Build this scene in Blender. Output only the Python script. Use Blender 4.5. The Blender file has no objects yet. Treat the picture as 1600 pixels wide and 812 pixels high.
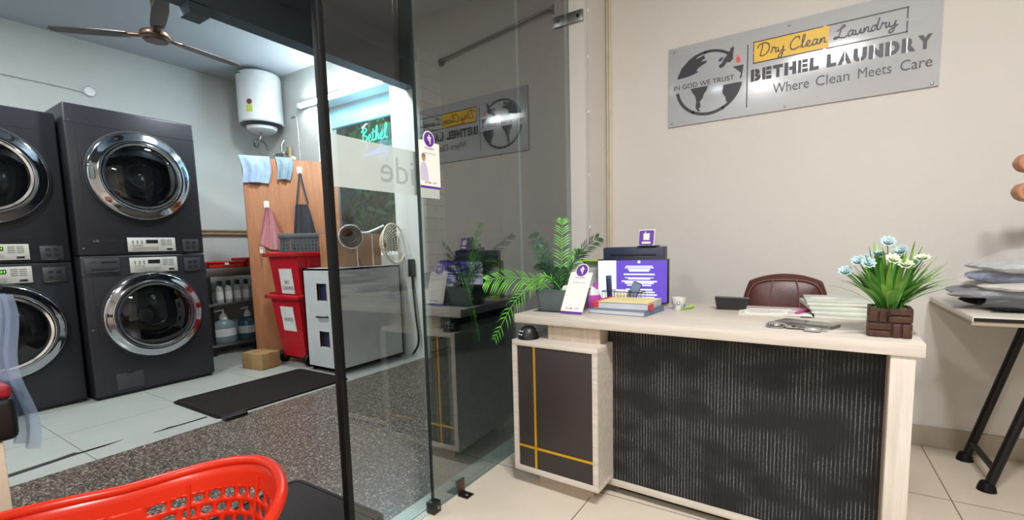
import bpy, bmesh, math, random
from mathutils import Matrix, Vector, noise
C = bpy.context.scene.collection
S = bpy.context.scene
R = math.radians
PI = math.pi
random.seed(7)

# ------------------------------------------------------------------ camera
cam_data = bpy.data.cameras.new('camera')
cam = bpy.data.objects.new('camera', cam_data)
C.objects.link(cam)
S.camera = cam
cam_data.sensor_fit = 'HORIZONTAL'
cam_data.sensor_width = 36.0
cam_data.lens = 718.03 / 1600.0 * 36.0
cam_data.shift_y = (456.48 - 406.0) / 1600.0
cam_data.clip_start = 0.02
yaw, pitch, roll = R(32.5288), R(5.6961), R(-1.5407)
fwd0 = Vector((-math.sin(yaw), math.cos(yaw), 0)); right0 = Vector((math.cos(yaw), math.sin(yaw), 0)); up0 = Vector((0, 0, 1))
fwd = fwd0 * math.cos(pitch) - up0 * math.sin(pitch)
up1 = up0 * math.cos(pitch) + fwd0 * math.sin(pitch)
rt = right0 * math.cos(roll) + up1 * math.sin(roll)
up = up1 * math.cos(roll) - right0 * math.sin(roll)
cam.matrix_world = Matrix(((rt.x, up.x, -fwd.x, 0), (rt.y, up.y, -fwd.y, 0), (rt.z, up.z, -fwd.z, 1.0), (0, 0, 0, 1)))

# ------------------------------------------------------------------ world, lights, exposure
w = bpy.data.worlds.new('night'); S.world = w; w.use_nodes = True
w.node_tree.nodes['Background'].inputs[0].default_value = (0.02, 0.025, 0.035, 1)
w.node_tree.nodes['Background'].inputs[1].default_value = 1.0
S.view_settings.view_transform = 'Standard'
S.view_settings.look = 'None'
S.view_settings.gamma = 1.0
S.view_settings.use_curve_mapping = False
S.view_settings.exposure = 0.9
S.cycles.max_bounces = 10
S.cycles.transparent_max_bounces = 24
S.cycles.sample_clamp_indirect = 6.0
S.cycles.caustics_reflective = False
S.cycles.caustics_refractive = False
S.cycles.use_denoising = True

OFFICE_CEIL, LAUNDRY_CEIL, PASS_CEIL = 2.765, 2.90, 2.72
BY_OUT = 3.75
def area(name, loc, power, size, col, shape='DISK', size_y=None, rot=(0, 0, 0)):
    l = bpy.data.lights.new(name, 'AREA'); l.energy = power; l.shape = shape; l.size = size; l.color = col
    if size_y: l.size_y = size_y
    o = bpy.data.objects.new(name, l); o.location = loc; o.rotation_euler = rot; C.objects.link(o); return o
OFFICE_LAMPS = [(0.13, 0.20, 24), (.56, .38, 24), (-.9, -1.9, 22)]
LAUNDRY_LAMPS = [(-3.4, .5, 26), (-4.2, -0.7, 22), (-3.35, 2.2, 24)]  # last one added to brighten the wall towards the window corner
for x, y, p in OFFICE_LAMPS:
    area('office_lamp', (x, y, OFFICE_CEIL - .03), p, .26, (1.0, .99, .975))
for x, y, p in LAUNDRY_LAMPS:
    area('laundry_lamp', (x, y, LAUNDRY_CEIL - .03), p, .26, (.90, .97, 1.0))
sp = bpy.data.lights.new('hedge_fill_light', 'POINT'); sp.energy = 32; sp.color = (.8, 1, .9); sp.shadow_soft_size = .2  # added unseen light, only there to brighten the hedge
so = bpy.data.objects.new('hedge_fill_light', sp); so.location = (-3.9, 3.42, 2.72); C.objects.link(so)
area('passage_lamp', (-1.9, -1.2, PASS_CEIL - .03), 5, .2, (.85, .92, 1.0))

# ------------------------------------------------------------------ materials
def lin(c):
    c = c / 255.0
    return c / 12.92 if c <= .04045 else ((c + .055) / 1.055) ** 2.4
def rgb(*c): return (lin(c[0]), lin(c[1]), lin(c[2]), 1)
class NT:
    def __init__(s, name):
        s.m = bpy.data.materials.new(name); s.m.use_nodes = True; s.t = s.m.node_tree
        s.b = s.t.nodes.get('Principled BSDF'); s.o = s.t.nodes.get('Material Output')
    def n(s, typ, **kw):
        x = s.t.nodes.new(typ)
        for k, v in kw.items(): setattr(x, k, v)
        return x
    def l(s, a, b): s.t.links.new(a, b)
    def coord(s, scale=(1, 1, 1), out='Object', rot=(0, 0, 0), loc=(0, 0, 0)):
        tc = s.n('ShaderNodeTexCoord'); mp = s.n('ShaderNodeMapping')
        mp.inputs['Scale'].default_value = scale; mp.inputs['Rotation'].default_value = rot; mp.inputs['Location'].default_value = loc
        s.l(tc.outputs[out], mp.inputs[0]); return mp.outputs[0]
    def noise(s, vec, scale=5, detail=3, rough=.5):
        x = s.n('ShaderNodeTexNoise'); x.inputs['Scale'].default_value = scale; x.inputs['Detail'].default_value = detail
        x.inputs['Roughness'].default_value = rough
        s.l(vec, x.inputs['Vector']); return x.outputs['Fac']
    def ramp(s, fac, stops):
        r = s.n('ShaderNodeValToRGB'); e = r.color_ramp.elements
        while len(e) < len(stops): e.new(.5)
        for i, (p, c) in enumerate(stops): e[i].position = p; e[i].color = c
        s.l(fac, r.inputs[0]); return r.outputs[0]
    def math(s, op, a, b=None):
        x = s.n('ShaderNodeMath', operation=op)
        for i, v in enumerate((a, b)):
            if v is None: continue
            if isinstance(v, (int, float)): x.inputs[i].default_value = v
            else: s.l(v, x.inputs[i])
        return x.outputs[0]
    def mix(s, fac, a, b):
        x = s.n('ShaderNodeMix', data_type='RGBA')
        for k, v in ((0, fac), (6, a), (7, b)):
            if isinstance(v, (int, float, tuple)): x.inputs[k].default_value = v
            else: s.l(v, x.inputs[k])
        return x.outputs[2]
    def bump(s, h, strength=.2, dist=.01):
        x = s.n('ShaderNodeBump'); x.inputs['Strength'].default_value = strength; x.inputs['Distance'].default_value = dist
        s.l(h, x.inputs['Height']); s.l(x.outputs[0], s.b.inputs['Normal'])
    def col(s, c):
        if isinstance(c, tuple): s.b.inputs['Base Color'].default_value = c
        else: s.l(c, s.b.inputs['Base Color'])
    def set(s, rough=.5, metal=0, spec=.5):
        s.b.inputs['Roughness'].default_value = rough; s.b.inputs['Metallic'].default_value = metal
        s.b.inputs['Specular IOR Level'].default_value = spec
_mc = {}
def mat(name, c, rough=.5, metal=0, var=.06, scale=12, bump=0, bscale=None, spec=.5, emit=0, sheen=0):
    if name in _mc: return _mc[name]
    t = NT(name); v = t.coord()
    f = t.noise(v, scale, 4)
    lo = tuple(max(0, x * (1 - var)) for x in rgb(*c)[:3]) + (1,); hi = tuple(min(1, x * (1 + var)) for x in rgb(*c)[:3]) + (1,)
    t.col(t.ramp(f, [(.3, lo), (.7, hi)])); t.set(rough, metal, spec)
    if bump: t.bump(t.noise(v, bscale or scale * 6, 3), bump, .004)
    if emit:
        t.b.inputs['Emission Color'].default_value = rgb(*c); t.b.inputs['Emission Strength'].default_value = emit
    if sheen: t.b.inputs['Sheen Weight'].default_value = sheen
    _mc[name] = t.m; return t.m
def emitter(name, c, strength):
    t = NT(name); t.col((0, 0, 0, 1)); t.b.inputs['Emission Color'].default_value = rgb(*c); t.b.inputs['Emission Strength'].default_value = strength
    return t.m
def glass(name, tint, r0=.045, rough=0.0, power=5):
    t = NT(name); t.t.nodes.remove(t.b)
    tr = t.n('ShaderNodeBsdfTransparent'); tr.inputs[0].default_value = tint
    gl = t.n('ShaderNodeBsdfGlossy'); gl.inputs['Roughness'].default_value = rough; gl.inputs['Color'].default_value = (1, 1, 1, 1)
    lw = t.n('ShaderNodeLayerWeight'); lw.inputs[0].default_value = .5
    f = t.math('ADD', t.math('MULTIPLY', t.math('POWER', lw.outputs['Facing'], power), 1 - r0), r0)
    mx = t.n('ShaderNodeMixShader'); t.l(f, mx.inputs[0]); t.l(tr.outputs[0], mx.inputs[1]); t.l(gl.outputs[0], mx.inputs[2])
    t.l(mx.outputs[0], t.o.inputs[0]); return t.m
def film(name, tint, cover, col, rough=.3):
    t = NT(name)
    tr = t.n('ShaderNodeBsdfTransparent'); tr.inputs[0].default_value = tint
    t.col(col); t.set(rough)
    mx = t.n('ShaderNodeMixShader'); mx.inputs[0].default_value = cover
    t.l(tr.outputs[0], mx.inputs[1]); t.l(t.b.outputs[0], mx.inputs[2]); t.l(mx.outputs[0], t.o.inputs[0]); return t.m
def tile_mat(name, base, grout, size, off, rough=.25, vein=.05):
    t = NT(name); v = t.coord(out='Generated') ; tc = t.n('ShaderNodeNewGeometry'); v = tc.outputs['Position']
    sx = t.n('ShaderNodeSeparateXYZ'); t.l(v, sx.inputs[0])
    masks = []
    for k in (0, 1):
        a = t.math('DIVIDE', t.math('SUBTRACT', sx.outputs[k], off[k]), size)
        d = t.math('ABSOLUTE', t.math('SUBTRACT', t.math('FRACT', a), .5))
        masks.append(t.math('GREATER_THAN', d, .5 - .0022 / size))
    m = t.math('MAXIMUM', masks[0], masks[1])
    f = t.noise(v, 2.2, 6, .6); f2 = t.noise(v, 40, 3)
    b = rgb(*base)
    c1 = t.ramp(f, [(.3, tuple(x * (1 - vein) for x in b[:3]) + (1,)), (.7, tuple(min(1, x * (1 + vein)) for x in b[:3]) + (1,))])
    c1 = t.mix(t.math('MULTIPLY', f2, .06), c1, tuple(x * .7 for x in b[:3]) + (1,))
    t.col(t.mix(m, c1, rgb(*grout))); t.set(rough)
    t.bump(t.math('SUBTRACT', 1, m), .3, .002); return t.m
def granite_mat():
    t = NT('granite'); g = t.n('ShaderNodeNewGeometry'); v = g.outputs['Position']
    vo = t.n('ShaderNodeTexVoronoi'); vo.inputs['Scale'].default_value = 160; t.l(v, vo.inputs[0])
    sep = t.n('ShaderNodeSeparateColor'); t.l(vo.outputs['Color'], sep.inputs[0])
    c = t.ramp(sep.outputs[0], [(0, rgb(34, 28, 25)), (.35, rgb(66, 57, 50)), (.65, rgb(92, 80, 70)), (.88, rgb(130, 118, 104)), (.97, rgb(180, 172, 160))])
    f = t.noise(v, 1.3, 4)
    c = t.mix(t.math('MULTIPLY', f, .5), c, rgb(62, 52, 44))
    t.col(c); t.set(.32); t.b.inputs['Roughness'].default_value = .3
    t.bump(sep.outputs[1], .08, .002); return t.m
def wall_mat(name, c, scuff=.04, bump=.06):
    t = NT(name); g = t.n('ShaderNodeNewGeometry'); v = g.outputs['Position']
    f = t.noise(v, 1.6, 5, .6); b = rgb(*c)
    t.col(t.ramp(f, [(.3, tuple(x * (1 - scuff) for x in b[:3]) + (1,)), (.7, b)])); t.set(.72, spec=.3)
    t.bump(t.noise(v, 60, 4), bump, .004); return t.m
def wood_mat(name, c0, c1, scale=(3, 3, 40), rough=.4, axis_rot=(0, 0, 0), fine=18, bump=.03):
    t = NT(name); v = t.coord(scale, rot=axis_rot)
    f = t.noise(v, 3.0, 5, .62); f2 = t.noise(v, fine, 3)
    c = t.ramp(f, [(.3, rgb(*c0)), (.7, rgb(*c1))])
    c = t.mix(t.math('MULTIPLY', f2, .35), c, rgb(*c0)); t.col(c); t.set(rough)
    t.bump(f2, bump, .002); return t.m
def carpet_panel_mat():
    # dark panel: thin vertical pale strands, broken up by soft rounded blotches
    t = NT('strand_panel'); v = t.coord()
    sx = t.n('ShaderNodeSeparateXYZ'); t.l(v, sx.inputs[0])
    wob = t.math('MULTIPLY', t.math('SUBTRACT', t.noise(v, 60, 2), .5), .004)
    x = t.math('ADD', sx.outputs[0], wob)
    st = t.math('ABSOLUTE', t.math('SUBTRACT', t.math('FRACT', t.math('MULTIPLY', x, 92)), .5))
    line = t.math('SUBTRACT', 1, t.math('SMOOTH_MIN', t.math('MULTIPLY', st, 4.2), 1.0))
    va = t.coord((92, .001, 5)); amp = t.noise(va, 1.0, 2)
    vb = t.coord((7, 1, 11)); blot = t.noise(vb, 1.0, 2, .4)
    vd = t.coord((120, 1, 210)); dash = t.noise(vd, 1.0, 1)
    b = t.ramp(blot, [(.38, (0, 0, 0, 1)), (.56, (1, 1, 1, 1))])
    k = t.math('MULTIPLY', t.math('MULTIPLY', line, t.math('ADD', t.math('MULTIPLY', b, .85), .15)), t.math('MULTIPLY', t.math('ADD', amp, .35), t.math('ADD', dash, .3)))
    t.col(t.ramp(k, [(.06, rgb(13, 11, 13)), (.4, rgb(62, 60, 62)), (.85, rgb(128, 126, 126))]))
    t.set(.75); t.bump(line, .25, .002); return t.m
def stone_mat():
    t = NT('stone_cladding'); v = t.coord((1, 1, 1))
    br = t.n('ShaderNodeTexBrick'); br.inputs['Scale'].default_value = 4.5; br.inputs['Mortar Size'].default_value = .03
    br.inputs['Color1'].default_value = rgb(120, 115, 105); br.inputs['Color2'].default_value = rgb(170, 165, 155); br.inputs['Mortar'].default_value = rgb(60, 58, 55)
    rot = t.coord((1, 1, 1), rot=(R(90), 0, R(90))); t.l(rot, br.inputs[0]); t.col(br.outputs[0]); t.set(.8)
    t.bump(t.noise(v, 20, 5), .6, .02); return t.m
def brushed_mat(name, c, rough, metal):
    t = NT(name); v = t.coord((2, 2, 200)); f = t.noise(v, 3, 3); b = rgb(*c)
    t.col(t.ramp(f, [(.3, tuple(x * .93 for x in b[:3]) + (1,)), (.7, b)])); t.set(rough, metal); return t.m
def denim_mat(name, c, c2, sx, sz):
    t = NT(name); v = t.coord((sx, sx, sz)); f = t.noise(v, 2, 4); t.col(t.ramp(f, [(.35, rgb(*c)), (.65, rgb(*c2))])); t.set(.9)
    t.b.inputs['Sheen Weight'].default_value = .3; t.bump(t.noise(t.coord(), 300, 2), .3, .002); return t.m
def stripe_mat(name, ca, cb, freq, axis=0, duty=.5):
    t = NT(name); v = t.coord(); sx = t.n('ShaderNodeSeparateXYZ'); t.l(v, sx.inputs[0])
    m = t.math('GREATER_THAN', t.math('FRACT', t.math('MULTIPLY', sx.outputs[axis], freq)), duty)
    t.col(t.mix(m, rgb(*ca), rgb(*cb))); t.set(.85); t.bump(t.noise(v, 200, 2), .2, .002); return t.m
def leaf_mat(name, c0, c1):
    t = NT(name); v = t.coord(); f = t.noise(v, 14, 3); t.col(t.ramp(f, [(.3, rgb(*c0)), (.7, rgb(*c1))])); t.set(.42)
    t.bump(t.noise(v, 120, 2), .1, .001); return t.m

M = dict(
    wall=wall_mat('painted_wall', (226, 221, 215)), lwall=wall_mat('laundry_wall_paint', (206, 208, 204), .07),
    ceil=wall_mat('ceiling_paint', (222, 224, 224), .03), lceil=wall_mat('laundry_ceiling_paint', (184, 192, 198), .05), beam=wall_mat('grey_beam_paint', (78, 90, 98), .15, .12), dark=wall_mat('dark_soffit_paint', (78, 74, 78), .15, .12),
    tile=tile_mat('cream_tiles', (214, 202, 184), (120, 106, 90), .594, (.498, 2.27)),
    ltile=tile_mat('white_tiles', (154, 156, 150), (110, 110, 106), .6, (-2.94, .73)), ptile=tile_mat('threshold_tiles', (176, 188, 180), (90, 96, 92), .45, (-1.2, 1.0)),
    skirt=mat('skirting_tile', (178, 166, 150), .35, var=.08, scale=6), granite=granite_mat(), stone=stone_mat(),
    steel=mat('brushed_steel', (150, 150, 150), .35, 1), chrome=mat('chrome', (225, 228, 232), .06, 1, var=.02),
    darkchrome=mat('door_chrome', (176, 178, 184), .08, 1, var=.02), graphite=brushed_mat('graphite_enamel', (44, 44, 49), .34, .35), graph2=mat('graphite_panel', (58, 58, 63), .4, .2), seam=mat('black_gap', (14, 14, 16), .6),
    silver=mat('silver_fascia', (186, 184, 176), .4, .1), print=mat('grey_print', (120, 118, 112), .6), black=mat('black_plastic', (22, 22, 24), .38), rubber=mat('black_rubber', (7, 7, 8), .5, spec=.25),
    drum=mat('drum_steel', (70, 72, 76), .3, .9), doorglass=glass('smoked_door_glass', (.35, .36, .38, 1), .05), led=emitter('green_display', (120, 255, 40), 1.0),
    wood=wood_mat('pale_laminate', (188, 178, 167), (216, 208, 198), (1.2, 26, 26)), woodv=wood_mat('pale_laminate_upright', (194, 184, 172), (220, 212, 201), (26, 26, 1.2)),
    pinkwood=wood_mat('rosy_laminate', (186, 168, 150), (206, 190, 172), (26, 26, 1.5)),
    brownpanel=mat('dark_brown_laminate', (46, 39, 39), .42), gold=mat('gold_strip', (222, 178, 44), .3, .7, var=.03), strand=carpet_panel_mat(),
    ply=wood_mat('plywood', (152, 96, 60), (184, 126, 86), (7, 7, 1.0), .55), plyedge=mat('ply_edge', (120, 72, 46), .8),
    red=mat('red_plastic', (208, 46, 18), .28, var=.05, scale=4), redbin=mat('red_bin_plastic', (172, 20, 32), .35, var=.08, scale=4), redtray=mat('red_tray_plastic', (205, 42, 34), .4),
    greybox=mat('white_painted_board', (186, 190, 190), .5, var=.08, scale=5), card=mat('cardboard', (150, 104, 66), .85, var=.15, scale=7, bump=.1), card2=mat('worn_cardboard', (140, 112, 70), .85, var=.2, scale=9, bump=.1),
    white=mat('white_plastic', (226, 228, 228), .35, var=.03), cream=mat('cream_plastic', (216, 202, 178), .45), paper=mat('paper', (236, 233, 226), .7, var=.02), ink=mat('black_ink', (30, 30, 34), .6),
    purple=mat('purple_print', (92, 40, 148), .4), signm=brushed_mat('satin_metal_sign', (208, 210, 216), .17, .25), signink=mat('dark_lettering', (52, 50, 60), .4), yellow=mat('yellow_vinyl', (244, 196, 50), .4), flame=mat('flame_red', (226, 92, 76), .45),
    paneA=glass('clear_door_glass', (.955, .975, .968, 1), .047), paneB=glass('tinted_fixed_glass', (.64, .70, .71, 1), .175), paneedge=mat('dark_green_glass_edge', (26, 40, 40), .15), edgelight=mat('polished_glass_edge', (170, 205, 205), .1),
    frost=film('frosted_vinyl', (1, 1, 1, 1), .62, rgb(206, 216, 212), .5), frostword=film('darker_frost', (1, 1, 1, 1), .35, rgb(150, 165, 165), .5),
    filmclear=film('clear_film', (1, 1, 1, 1), .10, rgb(235, 238, 238), .15), bagfilm=film('pale_blue_film', (.9, .94, 1, 1), .45, rgb(150, 175, 205), .3),
    brownfan=mat('brown_fan_enamel', (74, 58, 54), .35, .3), copper=mat('antique_copper', (96, 74, 62), .35, .7), mat1=mat('brown_rubber_mat', (24, 16, 15), .9, spec=.2, bump=.5, bscale=160), mat2=stripe_mat('ribbed_mat', (18, 13, 13), (36, 27, 26), 60, 0),
    leather=mat('brown_leather', (84, 44, 40), .38, var=.12, scale=10, bump=.12, bscale=150), stitch=mat('leather_piping', (128, 84, 72), .5),
    leafA=leaf_mat('bright_palm_leaf', (60, 150, 36), (110, 190, 60)), leafB=leaf_mat('dark_palm_leaf', (24, 66, 40), (44, 96, 56)), stemg=leaf_mat('palm_stem', (50, 100, 40), (80, 130, 60)),
    grassA=leaf_mat('grass_leaf', (58, 122, 44), (104, 164, 66)), grassB=leaf_mat('lime_leaf', (104, 158, 60), (150, 192, 92)), petal=mat('pale_blue_petal', (172, 196, 198), .6), petaly=mat('cream_petal', (206, 214, 188), .6),
    potwood=wood_mat('brown_woven_pot', (52, 28, 20), (88, 52, 38), (30, 30, 30), .5, fine=30), potedge=mat('worn_pot_edge', (134, 92, 62), .6), planter=mat('grey_planter_plastic', (92, 104, 104), .5, var=.1, scale=30),
    bluebk=mat('slate_blue_cover', (104, 122, 150), .5), greybk=mat('pale_grey_pages', (196, 198, 202), .7), yellowbk=mat('pale_yellow_cover', (240, 220, 152), .55), redbk=mat('red_cover', (206, 62, 62), .5),
    lime=mat('lime_green', (150, 210, 40), .5), navy=mat('navy_plastic', (34, 38, 72), .4), pens=mat('blue_pen', (60, 70, 120), .4), magenta=mat('magenta_plush', (190, 80, 180), .7), pinkpen=mat('pink_pen', (214, 70, 160), .4), greenpen=mat('lime_marker', (160, 205, 80), .4),
    scr_p=emitter('purple_screen', (112, 82, 215), .55), scr_w=emitter('white_screen', (235, 240, 255), .62), phone=mat('phone_glass', (60, 66, 62), .08), skin=mat('skin', (190, 136, 104), .5, var=.08, scale=18, bump=.05, bscale=90), cloth=mat('dark_shirt', (44, 52, 74), .9, bump=.2), trousers=mat('grey_trousers', (52, 52, 56), .9), hair=mat('black_hair', (24, 20, 18), .6, bump=.4),
    towelb=mat('pale_blue_towel', (158, 180, 205), .95, var=.1, scale=20, bump=.4, bscale=200), towelg=mat('blue_grey_cloth', (138, 160, 172), .95, var=.1, scale=20, bump=.4, bscale=200), pinkt=stripe_mat('pink_checked_towel', (196, 138, 140), (168, 108, 112), 70, 2, .6), apron=mat('charcoal_cloth', (60, 58, 62), .9, bump=.2),
    darkcrate=mat('charcoal_plastic', (74, 78, 82), .45), tubeglow=emitter('fluorescent_tube', (235, 250, 255), 36.0), neon=emitter('mint_neon', (40, 235, 180), 1.1), neonblue=emitter('blue_neon', (60, 130, 255), 1.6), lampglow=emitter('lamp_diffuser', (255, 246, 232), 9.0),
    winglass=glass('night_window_glass', (.75, .8, .78, 1), .02), hedge=leaf_mat('night_foliage', (52, 88, 60), (84, 124, 84)), jug=film('clear_jug', (.8, .87, .9, 1), .55, rgb(150, 168, 176), .2), bluejug=film('blue_liquid_jug', (.55, .7, .8, 1), .7, rgb(70, 110, 132), .2), spray=mat('frosted_bottle', (150, 150, 146), .45), cable=mat('grey_cable', (190, 190, 186), .5), ochre=mat('brown_pipe', (164, 140, 108), .4), brass=mat('brass_valve', (176, 170, 150), .3, .8),
    hooks=mat('white_hook', (226, 220, 205), .4), magcover=mat('magazine_cover', (196, 204, 192), .4, var=.14, scale=14), magpages=mat('magazine_pages', (206, 206, 196), .7), envelope=mat('document', (222, 214, 196), .7), cup=mat('cup_paper', (214, 214, 206), .6), cupblue=mat('cup_print', (80, 110, 160), .6),
    tan=mat('tan_post', (222, 206, 182), .6), rubberred=mat('red_seat', (150, 24, 34), .5), jeans=denim_mat('washed_denim', (88, 100, 134), (120, 132, 164), 30, 30), knit=denim_mat('grey_knit', (164, 166, 170), (190, 190, 194), 20, 60), blackcl=mat('black_cloth', (24, 24, 30), .9), whitecl=mat('white_cloth', (206, 200, 194), .9), greycl=mat('grey_cloth', (140, 140, 146), .9),
    signedge=mat('sign_edge', (120, 118, 112), .5), tape=mat('torn_black_tape', (30, 26, 28), .6), silverkey=mat('key_metal', (190, 190, 188), .2, .9), labelw=mat('label_paper', (206, 206, 204), .7), trayblue=mat('ambient_blue', (120, 160, 200), .6), tabletop=wood_mat('table_laminate', (206, 200, 188), (222, 217, 206), (1, 14, 14), .3), tabunder=mat('raw_board', (166, 150, 130), .8), legm=mat('black_powder_coat', (26, 24, 26), .4, .3),
)

# ------------------------------------------------------------------ mesh helpers
def frame(o, x, y):
    x = Vector(x).normalized(); y = Vector(y).normalized(); n = x.cross(y)
    return Matrix(((x.x, y.x, n.x, o[0]), (x.y, y.y, n.y, o[1]), (x.z, y.z, n.z, o[2]), (0, 0, 0, 1)))
def T(x, y, z): return Matrix.Translation((x, y, z))
def RZ(a): return Matrix.Rotation(R(a), 4, 'Z')
def RX(a): return Matrix.Rotation(R(a), 4, 'X')
def RY(a): return Matrix.Rotation(R(a), 4, 'Y')
def smooth_path(pts, k=6, closed=False):
    P = [Vector(p) for p in pts]; n = len(P); out = []
    for i in range(n if closed else n - 1):
        g = (lambda j: P[j % n]) if closed else (lambda j: P[min(max(j, 0), n - 1)])
        p0, p1, p2, p3 = g(i - 1), g(i), g(i + 1), g(i + 2)
        for s in range(k):
            t = s / k
            out.append(.5 * ((2 * p1) + (p2 - p0) * t + (2 * p0 - 5 * p1 + 4 * p2 - p3) * t * t + (3 * p1 - p0 - 3 * p2 + p3) * t ** 3))
    if not closed: out.append(P[-1])
    return out
class MB:
    def __init__(s, X=None): s.bm = bmesh.new(); s.X = X or Matrix()
    def v(s, p): return s.bm.verts.new(s.X @ Vector(p))
    def f(s, vs):
        try: return s.bm.faces.new(vs)
        except ValueError: return None
    def box(s, a, b, bev=0, X=None, seg=2):
        t = bmesh.new(); bmesh.ops.create_cube(t, size=1)
        for v in t.verts: v.co = Vector([(a[i] + b[i]) / 2 + v.co[i] * abs(b[i] - a[i]) for i in range(3)])
        if bev: bmesh.ops.bevel(t, geom=list(t.edges), offset=bev, segments=seg, affect='EDGES', profile=.5)
        s.add(t, X); return s
    def add(s, t, X=None):
        Y = s.X @ X if X is not None else s.X
        mp = {}
        for v in t.verts: mp[v] = s.bm.verts.new(Y @ v.co)
        for f in t.faces: s.f([mp[v] for v in f.verts])
        t.free()
    def cyl(s, p0, p1, r0, r1=None, n=20, cap=True):
        return s.tube([p0, p1], [r0, r0 if r1 is None else r1], n, cap=cap)
    def tube(s, pts, r, n=8, closed=False, cap=True, flat=1.0, upv=None):
        P = [Vector(p) for p in pts]; m = len(P); rings = []; prev = None
        for i, p in enumerate(P):
            if closed: d = P[(i + 1) % m] - P[i - 1]
            else: d = P[min(i + 1, m - 1)] - P[max(i - 1, 0)]
            if d.length < 1e-9: d = Vector((0, 0, 1))
            d.normalize()
            if prev is None:
                u0 = Vector(upv) if upv else (Vector((0, 0, 1)) if abs(d.z) < .9 else Vector((1, 0, 0)))
            else: u0 = prev
            u = u0 - d * u0.dot(d)
            if u.length < 1e-6: u = d.orthogonal()
            u.normalize(); prev = u; wv = d.cross(u)
            rr = r[i] if isinstance(r, (list, tuple)) else r
            rings.append([s.v(p + (u * math.cos(2 * PI * k / n) * flat + wv * math.sin(2 * PI * k / n)) * rr) for k in range(n)])
        for i in range(m if closed else m - 1):
            a, b = rings[i], rings[(i + 1) % m]
            for k in range(n): s.f([a[k], a[(k + 1) % n], b[(k + 1) % n], b[k]])
        if cap and not closed: s.f(rings[0][::-1]); s.f(rings[-1])
        return s
    def lathe(s, prof, n=32, X=None, sx=1, sy=1, arc=None):
        X = X or Matrix(); rings = []
        for r, z in prof:
            if r < 1e-6: rings.append([s.v(X @ Vector((0, 0, z)))])
            else: rings.append([s.v(X @ Vector((r * sx * math.cos(2 * PI * k / n), r * sy * math.sin(2 * PI * k / n), z))) for k in range(n)])
        for a, b in zip(rings, rings[1:]):
            for k in range(n):
                k2 = (k + 1) % n
                q = [a[k % len(a)], a[k2 % len(a)], b[k2 % len(b)], b[k % len(b)]]
                q = [x for i, x in enumerate(q) if x not in q[:i]]
                if len(q) > 2: s.f(q)
        return s
    def prism(s, poly, z0, z1, X=None):
        X = X or Matrix()
        a = [s.v(X @ Vector((p[0], p[1], z0))) for p in poly]; b = [s.v(X @ Vector((p[0], p[1], z1))) for p in poly]
        n = len(poly); s.f(a[::-1]); s.f(b)
        for i in range(n): s.f([a[i], a[(i + 1) % n], b[(i + 1) % n], b[i]])
        return s
    def grid(s, fn, nu, nv, thick=0, closed_u=False):
        def layer(off):
            return [[s.v(fn(i / nu, j / nv, off)) for i in range(nu if closed_u else nu + 1)] for j in range(nv + 1)]
        A = layer(0); m = len(A[0])
        def quads(L, flip):
            for j in range(nv):
                for i in range(nu):
                    q = [L[j][i], L[j][(i + 1) % m], L[j + 1][(i + 1) % m], L[j + 1][i]]
                    s.f(q[::-1] if flip else q)
        quads(A, False)
        if thick:
            B = layer(thick); quads(B, True)
            if not closed_u:
                for j in range(nv):
                    s.f([A[j][0], A[j + 1][0], B[j + 1][0], B[j][0]]); s.f([A[j + 1][-1], A[j][-1], B[j][-1], B[j + 1][-1]])
            for i in range(nu):
                i2 = (i + 1) % m
                s.f([A[0][i2], A[0][i], B[0][i], B[0][i2]]); s.f([A[-1][i], A[-1][i2], B[-1][i2], B[-1][i]])
        return s
    def text(s, body, X, w, h, ext=.001, bold=0):
        cu = bpy.data.curves.new('t', 'FONT'); cu.body = body; cu.size = 1; cu.extrude = 0; cu.offset = bold; cu.resolution_u = 3
        ob = bpy.data.objects.new('t', cu); C.objects.link(ob); bpy.context.view_layer.update()
        me = bpy.data.meshes.new_from_object(ob.evaluated_get(bpy.context.evaluated_depsgraph_get()))
        bpy.data.objects.remove(ob); bpy.data.curves.remove(cu)
        xs = [v.co.x for v in me.vertices]; ys = [v.co.y for v in me.vertices]
        x0, x1, y0, y1 = min(xs), max(xs), min(ys), max(ys)
        t = bmesh.new(); t.from_mesh(me); bpy.data.meshes.remove(me)
        for v in t.verts: v.co = Vector(((v.co.x - x0) / (x1 - x0) * w, (v.co.y - y0) / (y1 - y0) * h, ext))
        s.add(t, X); return s
    def build(s, name, m, parent=None, ang=38, smooth=True, mods=None):
        me = bpy.data.meshes.new(name)
        bmesh.ops.remove_doubles(s.bm, verts=s.bm.verts, dist=1e-5)
        bmesh.ops.recalc_face_normals(s.bm, faces=s.bm.faces)
        s.bm.to_mesh(me); s.bm.free()
        if smooth:
            me.shade_smooth(); me.set_sharp_from_angle(angle=R(ang))
        me.materials.append(M[m] if isinstance(m, str) else m)
        o = bpy.data.objects.new(name, me); C.objects.link(o)
        if parent: o.parent = parent
        return o
def thing(name, label, cat, loc=(0, 0, 0), rz=0, group=None, kind=None):
    o = bpy.data.objects.new(name, None); C.objects.link(o); o.empty_display_size = .05
    o.location = loc; o.rotation_euler = (0, 0, R(rz)); tag(o, label, cat, group, kind); return o
def tag(o, label, cat, group=None, kind=None):
    o['label'] = label; o['category'] = cat
    if group: o['group'] = group
    if kind: o['kind'] = kind
    return o
def struct(name, mb, m, label, cat, parent=None):
    o = mb.build(name, m, parent); return tag(o, label, cat, kind='structure')
def dup(root, loc, label, rz=None, group=None):
    def cp(o, par):
        c = o.copy(); C.objects.link(c)
        if par: c.parent = par
        for ch in [x for x in bpy.data.objects if x.parent == o]: cp(ch, c)
        return c
    r = cp(root, None); r.location = loc; r['label'] = label
    if rz is not None: r.rotation_euler = (0, 0, R(rz))
    return r
def lbl(o, text): o['label'] = text; return o

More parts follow.
